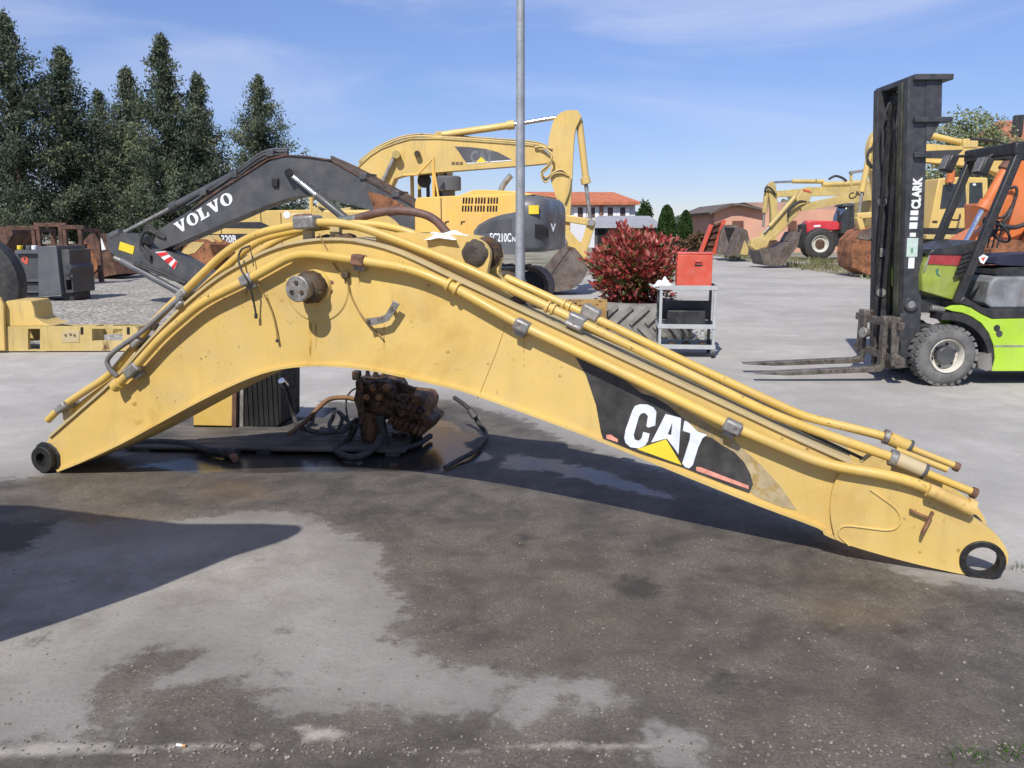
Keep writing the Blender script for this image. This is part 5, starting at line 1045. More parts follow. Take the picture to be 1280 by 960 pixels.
    a, b = f.L(740, 281.5, -.5), f.L(828, 281.5, -.5); MB().add([(a.x, -.5, a.z), (b.x, -.5, b.z), (b.x-.5, 5.4, b.z+.75), (a.x+.5, 5.4, a.z+.75), (a.x, -.5, a.z-.2), (b.x, -.5, b.z-.2), (b.x-.5, 5.4, b.z+.5), (a.x+.5, 5.4, a.z+.5)], [(0, 1, 2, 3), (7, 6, 5, 4), (0, 4, 5, 1), (1, 5, 6, 2), (2, 6, 7, 3), (3, 7, 4, 0)]).build('roof', GRY, rt, smooth=False)
    for x in (752, 766, 781, 797, 812): sub(f, rt, 'door_bay', DARK, [(x-5, 311), (x-5, 285), (x+5, 285), (x+5, 311)], -.04, .02, 0)
    f = at(1255, 46.0, R(-12)); rt = thing('house', 'house with terracotta tiled roof and dark chimney behind the forklift', 'house', f)
    TC = mat('terracotta_tiles', (.40, .16, .085), .85, var=.16, scale=2.5, bump=.1)
    MB().prism(f.P([(1238, 300), (1238, 190), (1480, 190), (1480, 300)], 0), 0, 8).build('wall', PINK, rt)
    a, b = f.L(1224, 190, -.6), f.L(1500, 190, -.6); zr = f.L(1290, 150, 4).z
    MB().add([(a.x, -.6, a.z), (b.x, -.6, b.z), (b.x, 8.6, b.z), (a.x, 8.6, a.z), (a.x+2.2, 4, zr), (b.x-2, 4, zr), (a.x, -.6, a.z-.25), (b.x, -.6, b.z-.25), (b.x, 8.6, b.z-.25), (a.x, 8.6, a.z-.25)], [(0, 1, 5, 4), (1, 2, 5), (2, 3, 4, 5), (3, 0, 4), (6, 7, 1, 0), (7, 8, 2, 1), (8, 9, 3, 2), (9, 6, 0, 3), (9, 8, 7, 6)]).build('roof', TC, rt, smooth=False)
    MB().box(f.L(1272, 157, 1.5), (.45, .45, 1.1)).build('chimney', BLK, rt, bevel=.04)
    # buckets and a red frame by the road
    f = at(905, 44, R(8)); rt = thing('loading_ramp', 'red folded steel ramp frame standing upright beside a grey bucket', 'ramp', f)
    for a, b in (((876, 315), (889, 281)), ((892, 318), (905, 275))): MB().beam(f.L(*a, 0), f.L(*b, 0), .25, .16).build('side_beam', REDL, rt, bevel=.01)
    for k in range(5):
        u = k/4; MB().beam(f.L(877+u*12, 313-u*30, .1), f.L(892+u*12, 315-u*38, .1), .12, .12).build('rung', RUST, rt)
    sub(f, rt, 'mesh_panel', RUST, [(879, 314), (890, 283), (902, 278), (892, 316)], .14, .18, 0)
    f = at(915, 42, R(-12)); rt = thing('loader_bucket', 'wide grey loader bucket tipped on end beside the red ramp frame', 'bucket', f)
    bucket(f, rt, 'bucket_shell', BKT, [(896, 318), (901, 290), (906, 281), (922, 281), (930, 292), (934, 318.5)], 0, 1.8, (5, 6), 0)
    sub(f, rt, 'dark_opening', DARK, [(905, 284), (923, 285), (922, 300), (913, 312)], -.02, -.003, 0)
    f = at(936, 41, R(10)); rt = thing('excavator_bucket', 'narrow brown excavator bucket standing beside the wide grey loader bucket', 'bucket', f)
    bucket(f, rt, 'bucket_shell', BKT, [(914, 319.5), (921, 300), (928, 285), (934, 288), (938, 305), (937, 319.5)], 0, .8, (5, 6), 0); sub(f, rt, 'yellow_patch', YOLD, [(925, 318), (931, 300), (936, 312), (934, 319)], -.02, -.003, 0)
buildings()
# ------------------------------------------------------------------ workshop trolley, toolbox, planter, bush
def trolley():
    b = G(856, 447); yaw = R(-6); f = Fr((b.x, b.y), yaw)
    rt = thing('workshop_trolley', 'grey steel workshop trolley with two shelves standing in front of the tyre planter', 'trolley', f)
    TP = mat('grey_trolley_paint', (.40, .42, .42), .5, var=.08, scale=6, rust='#6b5a48', rustlo=.68, rusthi=.75, dust=.2)
    l, r = f.L(825.5, 400), f.L(893, 400); zt = f.L(860, 357.5).z; dp = .46; w = .035
    for x in (l.x, r.x):
        for y in (0, dp): MB().bx(x-w/2, x+w/2, y, y+w, .09, zt).build('leg', TP if y == 0 else DKG, rt, bevel=.003)
    zm = f.L(860, 406).z
    def shelf(name, z):
        o = MB().bx(l.x-w/2-.004, r.x+w/2+.004, -.006, dp+w+.006, z-.05, z-.044).build(name, TP, rt)
        for y in (-.008, dp+w): MB().bx(l.x-w/2-.006, r.x+w/2+.006, y, y+.008, z-.05, z+.006).build('shelf_edge', TP, o, bevel=.002)
        for x in (l.x-w/2-.012, r.x+w/2+.004): MB().bx(x, x+.008, -.002, dp+w+.002, z-.05, z+.006).build('shelf_edge', TP, o, bevel=.002)
    shelf('top_tray', zt); shelf('middle_shelf', zm); shelf('bottom_shelf', .16)
    MB().bx(l.x, r.x, dp-.03, dp-.02, zm+.02, zm+.27).build('back_panel', BLK, rt)
    for x in (l.x, r.x):
        for y in (.02, dp): 
            c = MB().cyl((x-.018, y, .045), (x+.018, y, .045), .045, 14).build('castor', RUB, rt, bevel=.004); MB().bx(x-.024, x+.024, y-.02, y+.02, .05, .1).build('castor_fork', STEEL, c)
    # push handle at the left
    MB().tube(rounded([Vector((l.x-.02, .06, zt-.05)), Vector((l.x-.13, .1, zt+.0)), Vector((l.x-.13, dp-.1, zt)), Vector((l.x-.02, dp-.06, zt-.05))], .05), .012, 8).build('push_handle', TP, rt, ang=60)
    def place(o, x, y, z): o.location = f.o+f.ex*x+f.ey*y+Vector((0, 0, z)); o.rotation_euler = (0, 0, f.yaw); return o
    # toolbox
    tl, tr, th = f.L(846, 357, .1), f.L(889.5, 357, .1), f.L(866, 315.5, .1).z-zt
    q = thing('toolbox', 'red enamelled steel toolbox standing on the grey workshop trolley', 'toolbox'); place(q, (tl.x+tr.x)/2, .23, zt-.043)
    W_, D_, H_ = tr.x-tl.x, .26, th+.043
    bd = MB().bx(-W_/2, W_/2, -D_/2, D_/2, 0, H_*.94).build('case', REDL, q, bevel=.006)
    MB().bx(-W_/2-.004, W_/2+.004, -D_/2-.004, D_/2+.004, H_*.945, H_).build('lid', REDL, q, bevel=.006)
    hz = H_*.74; hd = MB().bx(-.01, .09, -D_/2-.022, -D_/2-.001, hz, hz+.018); hd.bx(-.01, .002, -D_/2-.022, -D_/2, hz-.03, hz+.018); hd.bx(.078, .09, -D_/2-.022, -D_/2, hz-.03, hz+.018); hd.build('handle', REDL, q, bevel=.003)
    MB().bx(-.002, .085, -D_/2-.003, -D_/2+.001, hz-.055, hz-.032).build('handle_plate', BLK, q)
    for k in range(5): MB().bx(-W_/2-.005, -W_/2+.001, -D_/2+.02, D_/2-.02, .05+k*.065, .095+k*.065).build('drawer_front', REDL, q, bevel=.002)
    # rag on the tray
    def rag(name, lab, x, y, z, sx, sy, h, m):
        mb = MB(); n = 22; vs = []
        for i in range(n):
            for j in range(n):
                u, v = i/(n-1)*2-1, j/(n-1)*2-1; e = max(0, 1-u*u)*max(0, 1-v*v)
                vs.append((u*sx+.01*math.sin(v*7), v*sy+.01*math.sin(u*8), e*h*(1+.5*math.sin(u*7+v*3)+.3*math.sin(v*9))))
        mb.add(vs, [(i*n+j, (i+1)*n+j, (i+1)*n+j+1, i*n+j+1) for i in range(n-1) for j in range(n-1)])
        o = mb.build(name, m, ang=80); o.modifiers.new('s', 'SOLIDIFY').thickness = .004; place(o, x, y, z); return tag(o, lab, 'rag')
    rag('cleaning_rag', 'crumpled white rag on the trolley beside the red toolbox', f.L(829, 354, .1).x, .14, zt-.012, .11, .1, .07, MATS['white_cloth'])
    # things on the middle shelf
    o = MB().bx(-.24, .24, -.1, .1, 0, .2).build('parts_box', BLK, bevel=.008); tag(place(o, (l.x+r.x)/2+.01, .32, zm-.043), 'black open parts box on the middle shelf of the trolley', 'box')
    o = MB().tube([Vector((-.11, 0, .012)), Vector((.0, .01, .012)), Vector((.02, .01, .012))], .012, 8); o.tube([Vector((.02, .01, .012)), Vector((.12, .02, .012))], .005, 6); o = o.build('screwdriver', mat('orange_plastic', (.65, .25, .02), .4), ang=60); tag(place(o, f.L(852, 404).x, .06, zm-.043), 'orange handled screwdriver lying on the middle shelf of the trolley', 'screwdriver')
    o = MB().beam((-.07, 0, .008), (.07, .02, .008), .018, .008); o.ring((.08, .02, .004), (.08, .02, .014), .02, .011, 12); o = o.build('spanner', CHROME); tag(place(o, f.L(876, 404).x, .1, zm-.043), 'bright steel spanner lying on the middle shelf of the trolley', 'spanner')
    for k in range(3):
        o = MB().lathe((0, 0, 0), (0, 0, 1), [(0, .05), (.02, .055), (.05, .05), (.06, .02)], 14).build('oily_part', DIRTY, bevel=.003); tag(place(o, l.x+.16+k*.2, .2+.05*(k % 2), .117), 'dark oily machine part on the trolley bottom shelf '+('by the handle side', 'in the middle of the row', 'on the road side')[k], 'machine part', 'oily parts on the trolley')
trolley()
def planter():
    c = G(802, 430); c = Vector((c.x+.05, c.y+.75, 0))
    rt = thing('tyre_planter', 'big grey tractor tyre laid flat as a planter under the red bush', 'planter', loc=c)
    TYR = mat('weathered_tyre', (.21, .205, .19), .9, var=.18, scale=4, dust=.4, bump=.4, bscale=40); R0, Hh = .80, .56
    MB().lathe((0, 0, 0), (0, 0, 1), [(.04, .46), (.0, .60), (.05, R0*.93), (.14, R0*.965), (Hh-.14, R0*.965), (Hh-.05, R0*.93), (Hh, .60), (Hh-.04, .46)], 56, cap=False).build('tyre_carcass', TYR, rt, ang=50)
    for k in range(22):
        a = 2*math.pi*k/22
        for sg in (0, 1):
            pts = []
            for u in np.linspace(0, 1, 5):
                ang = a+sg*math.pi/22+(.30*u); z = Hh/2+(.01+u*(Hh/2-.05))*(1 if sg else -1); rr = R0*(.985 if u < .8 else .965); pts.append(Vector((rr*math.cos(ang), rr*math.sin(ang), z)))
            mb = MB()
            for p, q in zip(pts[:-1], pts[1:]): mb.beam(p, q+(q-p)*.1, .055, .06)
            mb.build('tread_lug', TYR, rt)
    MB().lathe((0, 0, 0), (0, 0, 1), [(0, .6), (Hh-.1, .55), (Hh-.08, .001)], 24).build('soil', mat('planter_soil', (.06, .042, .028), .95, var=.3, bump=.6), rt)
    # board leaning in front
    b = G(742, 441); o = MB().box((0, 0, .32), (.62, .03, .63), Matrix.Rotation(.08, 3, 'X')).build('wooden_board', mat('stained_board', (.40, .25, .09), .85, var=.25, scale=4, rust='#5c3b22', rustlo=.52, rusthi=.64, grime=.4), bevel=.003)
    q = Fr((0, 11.0), 0); l = G(730, 429); o.location = (l.x, l.y-.05, 0); o.rotation_euler = (0, 0, R(4)); tag(o, 'stained yellow board leaning against the tyre planter', 'board')
    # bush
    bt = thing('bush', 'round red leaved photinia bush growing out of the tyre planter', 'bush', loc=(c.x, c.y, Hh-.12))
    bc = Vector((-.08, 0, .60)); rx, rz = .63, .56; qv, qf, cols = [], [], []
    def leaf_mat(name, stops, rough=.42):
        m, N, Lk, B = nodes(name); a = N.new('ShaderNodeAttribute'); a.attribute_name = 'tone'
        rp = N.new('ShaderNodeValToRGB'); e = rp.color_ramp.elements
        while len(e) > 1: e.remove(e[-1])
        e[0].position = stops[0][0]; e[0].color = (*stops[0][1], 1)
        for p, c_ in stops[1:]: k = e.new(p); k.color = (*c_, 1)
        Lk.new(a.outputs['Fac'], rp.inputs[0]); Lk.new(rp.outputs[0], B.inputs['Base Color']); B.inputs['Roughness'].default_value = rough; B.inputs['Specular IOR Level'].default_value = .5 if rough < .6 else .15
        t = N.new('ShaderNodeBsdfTranslucent'); Lk.new(rp.outputs[0], t.inputs[0]); mx = N.new('ShaderNodeMixShader'); mx.inputs[0].default_value = .25
        Lk.new(B.outputs[0], mx.inputs[1]); Lk.new(t.outputs[0], mx.inputs[2]); Lk.new(mx.outputs[0], N['Material Output'].inputs[0]); return m
    MATS['leaf_mat'] = leaf_mat
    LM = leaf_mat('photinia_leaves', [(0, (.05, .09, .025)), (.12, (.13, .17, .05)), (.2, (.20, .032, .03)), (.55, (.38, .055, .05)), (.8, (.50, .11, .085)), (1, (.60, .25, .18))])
    nl = 8000
    for i in range(nl):
        d = Vector(rng.normal(size=3)); d.normalize(); k = rng.uniform(.05, 1)**.42
        lump = .96+.10*math.sin(d.x*6+d.z*4)+.10*math.sin(d.y*8+d.z*6+1)+.09*math.sin(d.x*13+d.z*11+d.y*5)+(.16*rng.random() if rng.random() < .06 else 0)
        k *= lump; p = bc+Vector((d.x*rx, d.y*rx, d.z*rz))*k
        if p.z < .02: continue
        dr = (d*.8+Vector((rng.normal()*.5, rng.normal()*.5, .55+rng.normal()*.3))).normalized(); L = rng.uniform(.05, .13); wd = L*.25
        sd = dr.cross(Vector(rng.normal(size=3))).normalized(); nn = dr.cross(sd); n0 = len(qv)
        qv += [tuple(p), tuple(p+dr*L*.5+sd*wd+nn*wd*.35), tuple(p+dr*L), tuple(p+dr*L*.5-sd*wd+nn*wd*.35)]; qf += [(n0, n0+1, n0+2), (n0, n0+2, n0+3)]
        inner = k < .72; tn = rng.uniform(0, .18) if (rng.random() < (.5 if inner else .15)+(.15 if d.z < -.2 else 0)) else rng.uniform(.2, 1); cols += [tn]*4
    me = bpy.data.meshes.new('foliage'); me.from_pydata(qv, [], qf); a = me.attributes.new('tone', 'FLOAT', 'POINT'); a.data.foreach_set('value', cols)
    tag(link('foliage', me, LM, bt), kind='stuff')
    bk = mat('bark', (.09, .06, .04), .9, var=.2, bump=.5)
    for i in range(14):
        a = rng.uniform(0, 6.28); e = bc+Vector((math.cos(a)*rx*rng.uniform(.3, .8), math.sin(a)*rx*rng.uniform(.3, .8), rng.uniform(0, .45))); MB().tube(catmull([Vector((math.cos(a)*.06, math.sin(a)*.06, 0)), Vector((e.x*.4, e.y*.4, e.z*.45)), e], 4), [.016]*4+[.012]*3+[.006]*2, 6).build('stem', bk, bt)
    # weeds with yellow flowers by the tyre
    for k, (px, py) in enumerate(((788, 424), (796, 428), (882, 427), (800, 433), (868, 430))):
        p = G(px, py); w = thing('weed', ('yellow flowering weed nearest the stained board', 'yellow flowering weed next to the trolley handle', 'low weed seen between the trolley legs and the tyre edge', 'leafy weed at the foot of the tyre below the flowers', 'small weed behind the trolley shelf')[k], 'weed', loc=(p.x, p.y-.12, 0), group='weeds by the tyre planter'); qv = []; qf = []; tn = []
        for i in range(60):
            a = rng.uniform(0, 6.28); r_ = rng.uniform(0, .09); z = rng.uniform(.02, .3)*(1 if k < 2 else .55); c0 = Vector((math.cos(a)*r_, math.sin(a)*r_, z)); d = Vector(rng.normal(size=3)).normalized(); e = d.orthogonal().normalized(); L = rng.uniform(.02, .05); n0 = len(qv)
            qv += [tuple(c0), tuple(c0+d*L*.5+e*L*.3), tuple(c0+d*L), tuple(c0+d*L*.5-e*L*.3)]; qf.append((n0, n0+1, n0+2, n0+3)); tn += [rng.uniform(.6, 1) if z > .17 else rng.uniform(0, .5)]*4
        me = bpy.data.meshes.new('leaves'); me.from_pydata(qv, [], qf); a = me.attributes.new('tone', 'FLOAT', 'POINT'); a.data.foreach_set('value', tn)
        if 'weed_leaves' not in MATS: MATS['weed_leaves'] = leaf_mat('weed_leaves', [(0, (.05, .10, .02)), (.5, (.10, .17, .03)), (.62, (.55, .50, .05)), (1, (.70, .62, .10))])
        tag(link('leaves', me, MATS['weed_leaves'], w), kind='stuff'); MB().tube([Vector((0, 0, 0)), Vector((.01, .01, .25 if k < 2 else .14))], .004, 5).build('stem', MATS['bark'], w)
planter()
# ------------------------------------------------------------------ left side
def left_side():
    # yellow steel frame on the ground
    b = G(80, 440); f = Fr((b.x, b.y), R(1.5)); rt = thing('steel_frame', 'low yellow steel chassis frame with rectangular pockets lying beside the gravel', 'steel frame', f)
    zt = f.L(100, 408).z
    fc = MB().prism(f.P([(-60, 439), (-60, 408), (168, 408), (172, 412), (172, 438.5), (10, 439)]), 0, .06, [f.P([(35, 411), (50, 411), (50, 437), (35, 437)]), f.P([(115, 411), (153, 411), (153, 426), (115, 426)])]).build('front_beam', YOLD, rt, bevel=.006)
    MB().prism(f.P([(-60, 439), (-60, 412), (172, 412), (172, 438.5)]), .55, .61, [f.P([(118, 412), (150, 412), (150, 424), (118, 424)])]).build('rear_beam', YOLD, rt, bevel=.006)
    for px in (-55, 52, 104, 164): q = f.L(px, 420); MB().bx(q.x-.02, q.x+.02, .062, .548, .02, zt-.03).build('cross_plate', YOLD, rt)
    for px in (102, 160): sub(f, fc, 'slot', DARK, [(px-1.5, 409), (px+2, 409), (px+2, 418), (px-1.5, 418)], -.004, .004, 0)
    bl = MB().prism(f.P([(5, 408), (5, 380), (8, 376), (38, 376), (42, 384), (44, 397), (54, 404), (66, 407.5)], .03), .03, .5).build('raised_block', YFAR, rt, bevel=.012)
    sub(f, rt, 'end_plate', YFAR, [(-40, 438.5), (-40, 366), (0, 372), (4, 380), (6, 438.5)], -.05, -.004, .006); pl = sub(f, fc, 'plate', YTOP, [(77, 413), (99, 413), (99, 428), (77, 428)], -.006, .002, .001)
    for px, py in ((82, 419), (88, 418), (93, 419)): q = f.L(px, py, -.006); MB().lathe(q, (0, -1, 0), [(0, .018), (.012, .014)], 8).build('bolt', RUSTC, pl)
    # black tyre standing behind
    b = G(-44, 428); o = thing('tyre', 'big black tyre standing upright behind the yellow frame', 'tyre', loc=(b.x-.3, b.y+.5, .80), rz=R(8))
    MB().lathe((0, 0, 0), (0, 1, 0), [(.03, .42), (0, .5), (.02, .68), (.07, .78), (.2, .80), (.38, .78), (.43, .68), (.45, .5), (.42, .42)], 48, cap=False).build('carcass', RUB, o, ang=50); MB().lathe((0, .1, 0), (0, 1, 0), [(0, .43), (.02, .43)], 32).build('rim_disc', DKG, o)
    # dark grey attachment
    b = G(62, 376); f = Fr((b.x, b.y), R(-8)); rt = thing('machine_attachment', 'dark grey steel attachment box with red emblem standing on the gravel', 'attachment', f)
    main = sub(f, rt, 'box_body', DKG, [(18, 374), (18, 315), (50, 314), (50, 371)], .15, .95, .015); sub(f, rt, 'cover_panel', MGR, [(48, 371), (47, 308), (70, 307), (77, 368.5)], 0, 1.0, .015)
    sub(f, rt, 'top_rail', MGR, [(18, 317), (18, 312.5), (50, 312.5), (50, 317)], .05, .9, .01); sub(f, rt, 'end_block', DKG, [(73, 312), (86, 312), (87, 330), (90, 334), (92, 366), (78, 367)], .12, .9, .01, holes=([(82, 350), (89, 350), (90, 362), (83, 363)],))
    sub(f, rt, 'rear_wall', BLK, [(84, 313), (104, 310), (104, 364), (86, 366)], .9, 1.0, .01); sub(f, rt, 'foot', BLK, [(76, 367), (92, 366), (93, 375), (78, 376)], .2, .8, .01)
    for y in (349, 363): sub(f, main, 'ledge', MGR, [(28, y), (48, y), (48, y+3), (28, y+3)], .10, .16, .004)
    for y in (352, 366): sub(f, main, 'recess', DARK, [(30, y), (47, y), (47, y+4), (30, y+4)], .135, .152, 0)
    em = sub(f, main, 'red_emblem', REDL, circ((31, 324), 4.2, 14), .138, .151, 0, holes=(circ((31, 324), 1.8, 10),)); sub(f, main, 'red_emblem', REDL, [(29, 326), (35, 327), (34, 331), (31, 329.5)], .136, .137, 0)
    for px, m in ((25, MATS['yellow_label']), (36, MGR), (43, WHT)): MB().cyl(f.L(px, 312, .3), f.L(px, 307, .3), .06, 12).build('end_cap', m, rt, bevel=.008)
    hose(f, rt, [(84, 334, .05), (88, 336, .0), (87, 343, .0), (83, 344, .05)], .03, BLK)
    # rusty frames behind
    b = G(60, 356); f = Fr((b.x, b.y), R(5)); rt = thing('rusty_gantry', 'tall rusty open steel frame standing behind the dark grey attachment', 'steel frame', f)
    for px in (42, 48, 76, 81, 100): q = f.L(px, 300); MB().bx(q.x-.05, q.x+.05, 0, .13, 0, f.L(px, 284 if px < 90 else 285).z).build('upright', RUST, rt, bevel=.01)
    for (a, c, y) in ((8, 48, 285), (42, 82, 281), (76, 104, 284)): q, r_ = f.L(a, y), f.L(c, y); MB().bx(q.x, r_.x, -.01, .14, q.z-.06, q.z+.06).build('top_beam', RUST, rt, bevel=.01)
    for t in (1.2,):
        for px in (42, 100): q = f.L(px, 300); MB().bx(q.x-.06, q.x+.06, t, t+.14, 0, f.L(px, 286).z).build('upright', RUST, rt); MB().bx(q.x-.05, q.x+.05, .17, t, f.L(px, 287).z-.08, f.L(px, 287).z+.04).build('side_beam', RUST, rt)
    q, r_ = f.L(42, 308), f.L(104, 308); MB().bx(q.x, r_.x, .17, .3, q.z-.06, q.z+.06).build('cross_beam', RUST, rt); sub(f, rt, 'lower_plate', RUST, [(76, 358), (76, 330), (104, 312), (106, 358)], .2, .3, 0)
    b = G(10, 352); f = Fr((b.x, b.y), 0); rt = thing('rusty_bucket', 'orange rusted bucket edge beyond the black tyre', 'bucket', f); bucket(f, rt, 'bucket_shell', RUST, [(-60, 352), (-60, 300), (-30, 284), (12, 283), (16, 292), (0, 320), (-10, 352)], 0, 1.6, (5, 6), 0)
    b = G(118, 348); f = Fr((b.x, b.y), R(-25)); rt = thing('excavator_bucket', 'brown rusty bucket lying at the edge of the gravel below the conifers', 'bucket', f)
    bucket(f, rt, 'bucket_shell', RUST, [(104, 345), (104, 302), (112, 293), (124, 292), (134, 306), (146, 343), (125, 347)], 0, 1.1, (5, 6), 0); sub(f, rt, 'side_plate', RUSTO, [(104, 302), (110, 308), (124, 334), (112, 346), (104, 345)], -.05, -.002, 0); sub(f, rt, 'white_chip', WHT, [(121, 295), (127, 299), (132, 312), (126, 313)], -.02, -.004, 0)
    # scattered light stones / blocks far
    for px, py, w, h in ((14, 300, 10, 9), (18, 296, 9, 7), (88, 302, 8, 9)):
        b = G(px, 346); f = Fr((b.x, b.y+1.5), 0); q = f.L(px, py)
        o = MB().lathe((0, 0, 0), (0, 0, 1), [(0, w*.03), (q.z*.6, w*.028), (q.z, w*.018)], 9, .1).build('scrap_part', mat('pale_scrap', (.38, .36, .24), .8, var=.3, rust='#7a4a2a', rustlo=.5, rusthi=.6)); o.location = (b.x+q.x, b.y+1.5, 0); tag(o, {14: 'pale scrap part nearest the black tyre', 18: 'lower pale scrap part just beside the one by the tyre', 88: 'pale scrap part inside the rusty gantry'}[px], 'scrap', 'scrap parts behind the attachment')
left_side()
# ------------------------------------------------------------------ parts lying under the boom
def under_boom():
    # plank platform
    b = G(320, 568); rt = thing('plank_platform', 'low dark platform of weathered planks lying under the boom', 'platform', loc=(b.x, b.y, 0), rz=R(-3))
    PL = mat('oily_planks', (.085, .075, .065), .75, var=.3, scale=3, dust=.3, bump=.4, bscale=20)
    for k in range(8): MB().bx(-.98+random.uniform(-.02, .02), 1.08+random.uniform(-.03, .03), .0+k*.128, .118+k*.128, .025, .045).build('plank', PL, rt, bevel=.005)
    for x in (-.9, 0, .95): MB().bx(x, x+.1, .01, 1.0, .0, .0245).build('bearer', PL, rt)
    # yellow and black block
    b = G(268, 548); f = Fr((b.x, b.y+.2), R(-6)); rt = thing('hydraulic_tank', 'yellow panelled tank with black radiator core standing on the planks under the boom', 'tank', f)
    z0 = .046; P = lambda L, t=0: [(x, max(z0, z)) for x, z in f.P(L, t)]
    MB().prism(P([(242, 543), (242, 470), (291, 470), (291, 543)]), 0, .5).build('tank_body', YPIPE, rt, bevel=.01); MB().prism(P([(242, 546), (242, 543), (296, 543), (296, 546)], -.02), -.02, .52).build('base_flange', STEEL, rt)
    MB().prism(P([(292, 545), (292, 468), (297, 468), (297, 545)]), -.02, .5).build('end_flange', RUST, rt); MB().prism(P([(297.5, 540), (297.5, 455), (303, 455), (303, 540)]), .02, .5).build('grey_post', STEEL, rt)
    rb = MB().prism(P([(303.5, 545), (303.5, 450), (350, 450), (350, 530), (345, 545)]), .03, .45).build('radiator_core', mat('oily_black_core', (.010, .010, .010), .7, var=.4, scale=5, bump=.2), rt, bevel=.008)
    for k in range(7): q = f.L(307+k*6.3, 500); MB().bx(q.x-.006, q.x+.006, .018, .03, z0+.02, .62).build('radiator_fin', MATS['oily_black_core'], rb)
    # rusty valve block
    b = G(492, 560); f = Fr((b.x, b.y), R(-12)); rt = thing('hydraulic_valve_block', 'rusty oily hydraulic valve block with ports standing in the puddle under the boom', 'valve block', f)
    VB = mat('oily_rust', (.085, .042, .019), .55, var=.6, scale=7, bump=.9, bscale=28, rust='#23180f', rustlo=.42, rusthi=.6); VO = mat('orange_oily_rust', (.16, .075, .024), .55, var=.55, scale=8, bump=.7, bscale=30, rust='#3a230f', rustlo=.48, rusthi=.62)
    sub(f, rt, 'block_body', VB, [(446, 478), (484, 476), (492, 488), (494, 522), (470, 528), (447, 518), (441, 500)], 0, .34, .02); sub(f, rt, 'block_body', VO, [(490, 492), (528, 496), (534, 506), (530, 520), (542, 526), (528, 545), (490, 538), (484, 510)], .03, .36, .02)
    sub(f, rt, 'mount_plate', VB, [(444, 476), (452, 474), (458, 540), (470, 556), (452, 556), (446, 510)], -.05, -.0, .008)
    for k in range(7):
        q = f.L(492+k*6.2, 521+k*2.2, .0); MB().lathe(q, (0, -1, -.25), [(0, .022), (.06, .022), (.065, .016), (.10, .015)], 8).build('port_plug', VO, rt)
    for k in range(6):
        q = f.L(494+k*7, 503+k*1.6, .02); MB().lathe(q, (0, -1, 0), [(0, .026), (.05, .026), (.055, .014), (.075, .014)], 6).build('port_bolt', VB, rt)
    for k in range(5):
        q = f.L(452+k*8, 484+(k % 2)*12, 0); MB().lathe(q, (0, -1, 0), [(0, .03), (.04, .028), (.05, .015)], 8).build('port_bolt', VO, rt)
    for px, py in ((460, 478), (470, 477), (480, 480)): q = f.L(px, py, .15); MB().lathe(q, (0, 0, 1), [(-.02, .03), (.05, .03), (.06, .018), (.09, .016)], 8).build('top_port', VB, rt)
    MB().lathe(f.L(464, 515, -.01), (0, 0, -1), [(0, .05), (.08, .045), (.24, .05)], 12).build('lower_spool', VO, rt); MB().cyl(f.L(475, 520, -.06), f.L(482, 558, -.06), .035, 12).build('vertical_hose', RUB, rt); MB().cyl(f.L(500, 540, .2), f.L(498, 561, .2), .06, 12).build('foot', VB, rt)
    MB().cyl(f.L(520, 540, .2), f.L(520, 561, .2), .05, 12).build('foot', VB, rt); rod(f, rt, 'tie_bar', VB, (444, 471, .1), (486, 474, .1), .012); MB().box(f.L(446, 469, .1), (.06, .06, .07)).build('bar_end', VB, rt, bevel=.01); sub(f, rt, 'top_bracket', VB, [(484, 472), (520, 486), (512, 497), (488, 492)], .1, .14, .006)
    mb = MB(); 
    for i in range(26): q = f.L(random.uniform(450, 535), random.uniform(495, 530), random.uniform(-.03, .02)); s_ = random.uniform(.012, .03); mb.lathe(q, (random.uniform(-1, 1), -1, random.uniform(-1, 1)), [(-.01, s_), (s_*.5, s_*.8), (s_*.8, .003)], 6, .25)
    tag(mb.build('caked_grime', DIRTY, rt, ang=60), kind='stuff')
    # loose hoses on the ground
    def loose(name, lab, pts, r, m, ends=()):
        """pts: pixel x, y, height of the hose centre above ground"""
        P_ = [G(x, y, z) for x, y, z in pts]; o0 = Vector((P_[0].x, P_[0].y, 0)); rt = thing(name, lab, 'hose', loc=o0, group='loose hoses under the boom')
        MB().tube(catmull([p-o0 for p in P_], 6), r*.78, 10).build('hose_body', m, rt, ang=60)
        for a, b, rr, mm in ends: MB().cyl(G(*a)-o0, G(*b)-o0, rr, 12).build('hose_fitting', mm, rt, bevel=.003)
        return rt
    H = 'hydraulic_hose'
    loose(H, 'thick black hose lying in shade in front of the plank platform', [(150, 556, .045), (195, 553, .045), (230, 555, .045), (262, 563, .045), (284, 566, .045)], .036, RUB, [((280, 565.5, .045), (296, 568, .045), .042, RUB), ((290, 568, .04), (294, 574, .03), .028, RUSTC)])
    loose(H, 'black hose with bright steel end standing up beside the radiator', [(354, 478, .47), (359, 486, .40), (364, 505, .25), (368, 522, .13), (374, 533, .09), (395, 540, .13)], .024, RUB, [((351.5, 475.5, .49), (357, 482, .44), .027, CHROME)])
    loose(H, 'bent rusty steel pipe reaching from the valve block to the planks', [(446, 500, .29), (432, 497, .31), (412, 499, .30), (398, 510, .24), (382, 527, .15), (361, 543, .12)], .024, mat('rusty_pipe', (.20, .10, .035), .6, var=.3, bump=.3))
    loose(H, 'black hose looping over the plank edge beside the rusty pipe', [(392, 517, .18), (390, 528, .14), (384, 536, .13), (400, 541, .12), (425, 538, .14), (446, 524, .2)], .022, RUB)
    loose(H, 'black hose arched high in front of the valve block', [(418, 511, .2), (416, 522, .16), (412, 532, .14), (424, 540, .13), (440, 532, .16), (455, 518, .2)], .022, RUB)
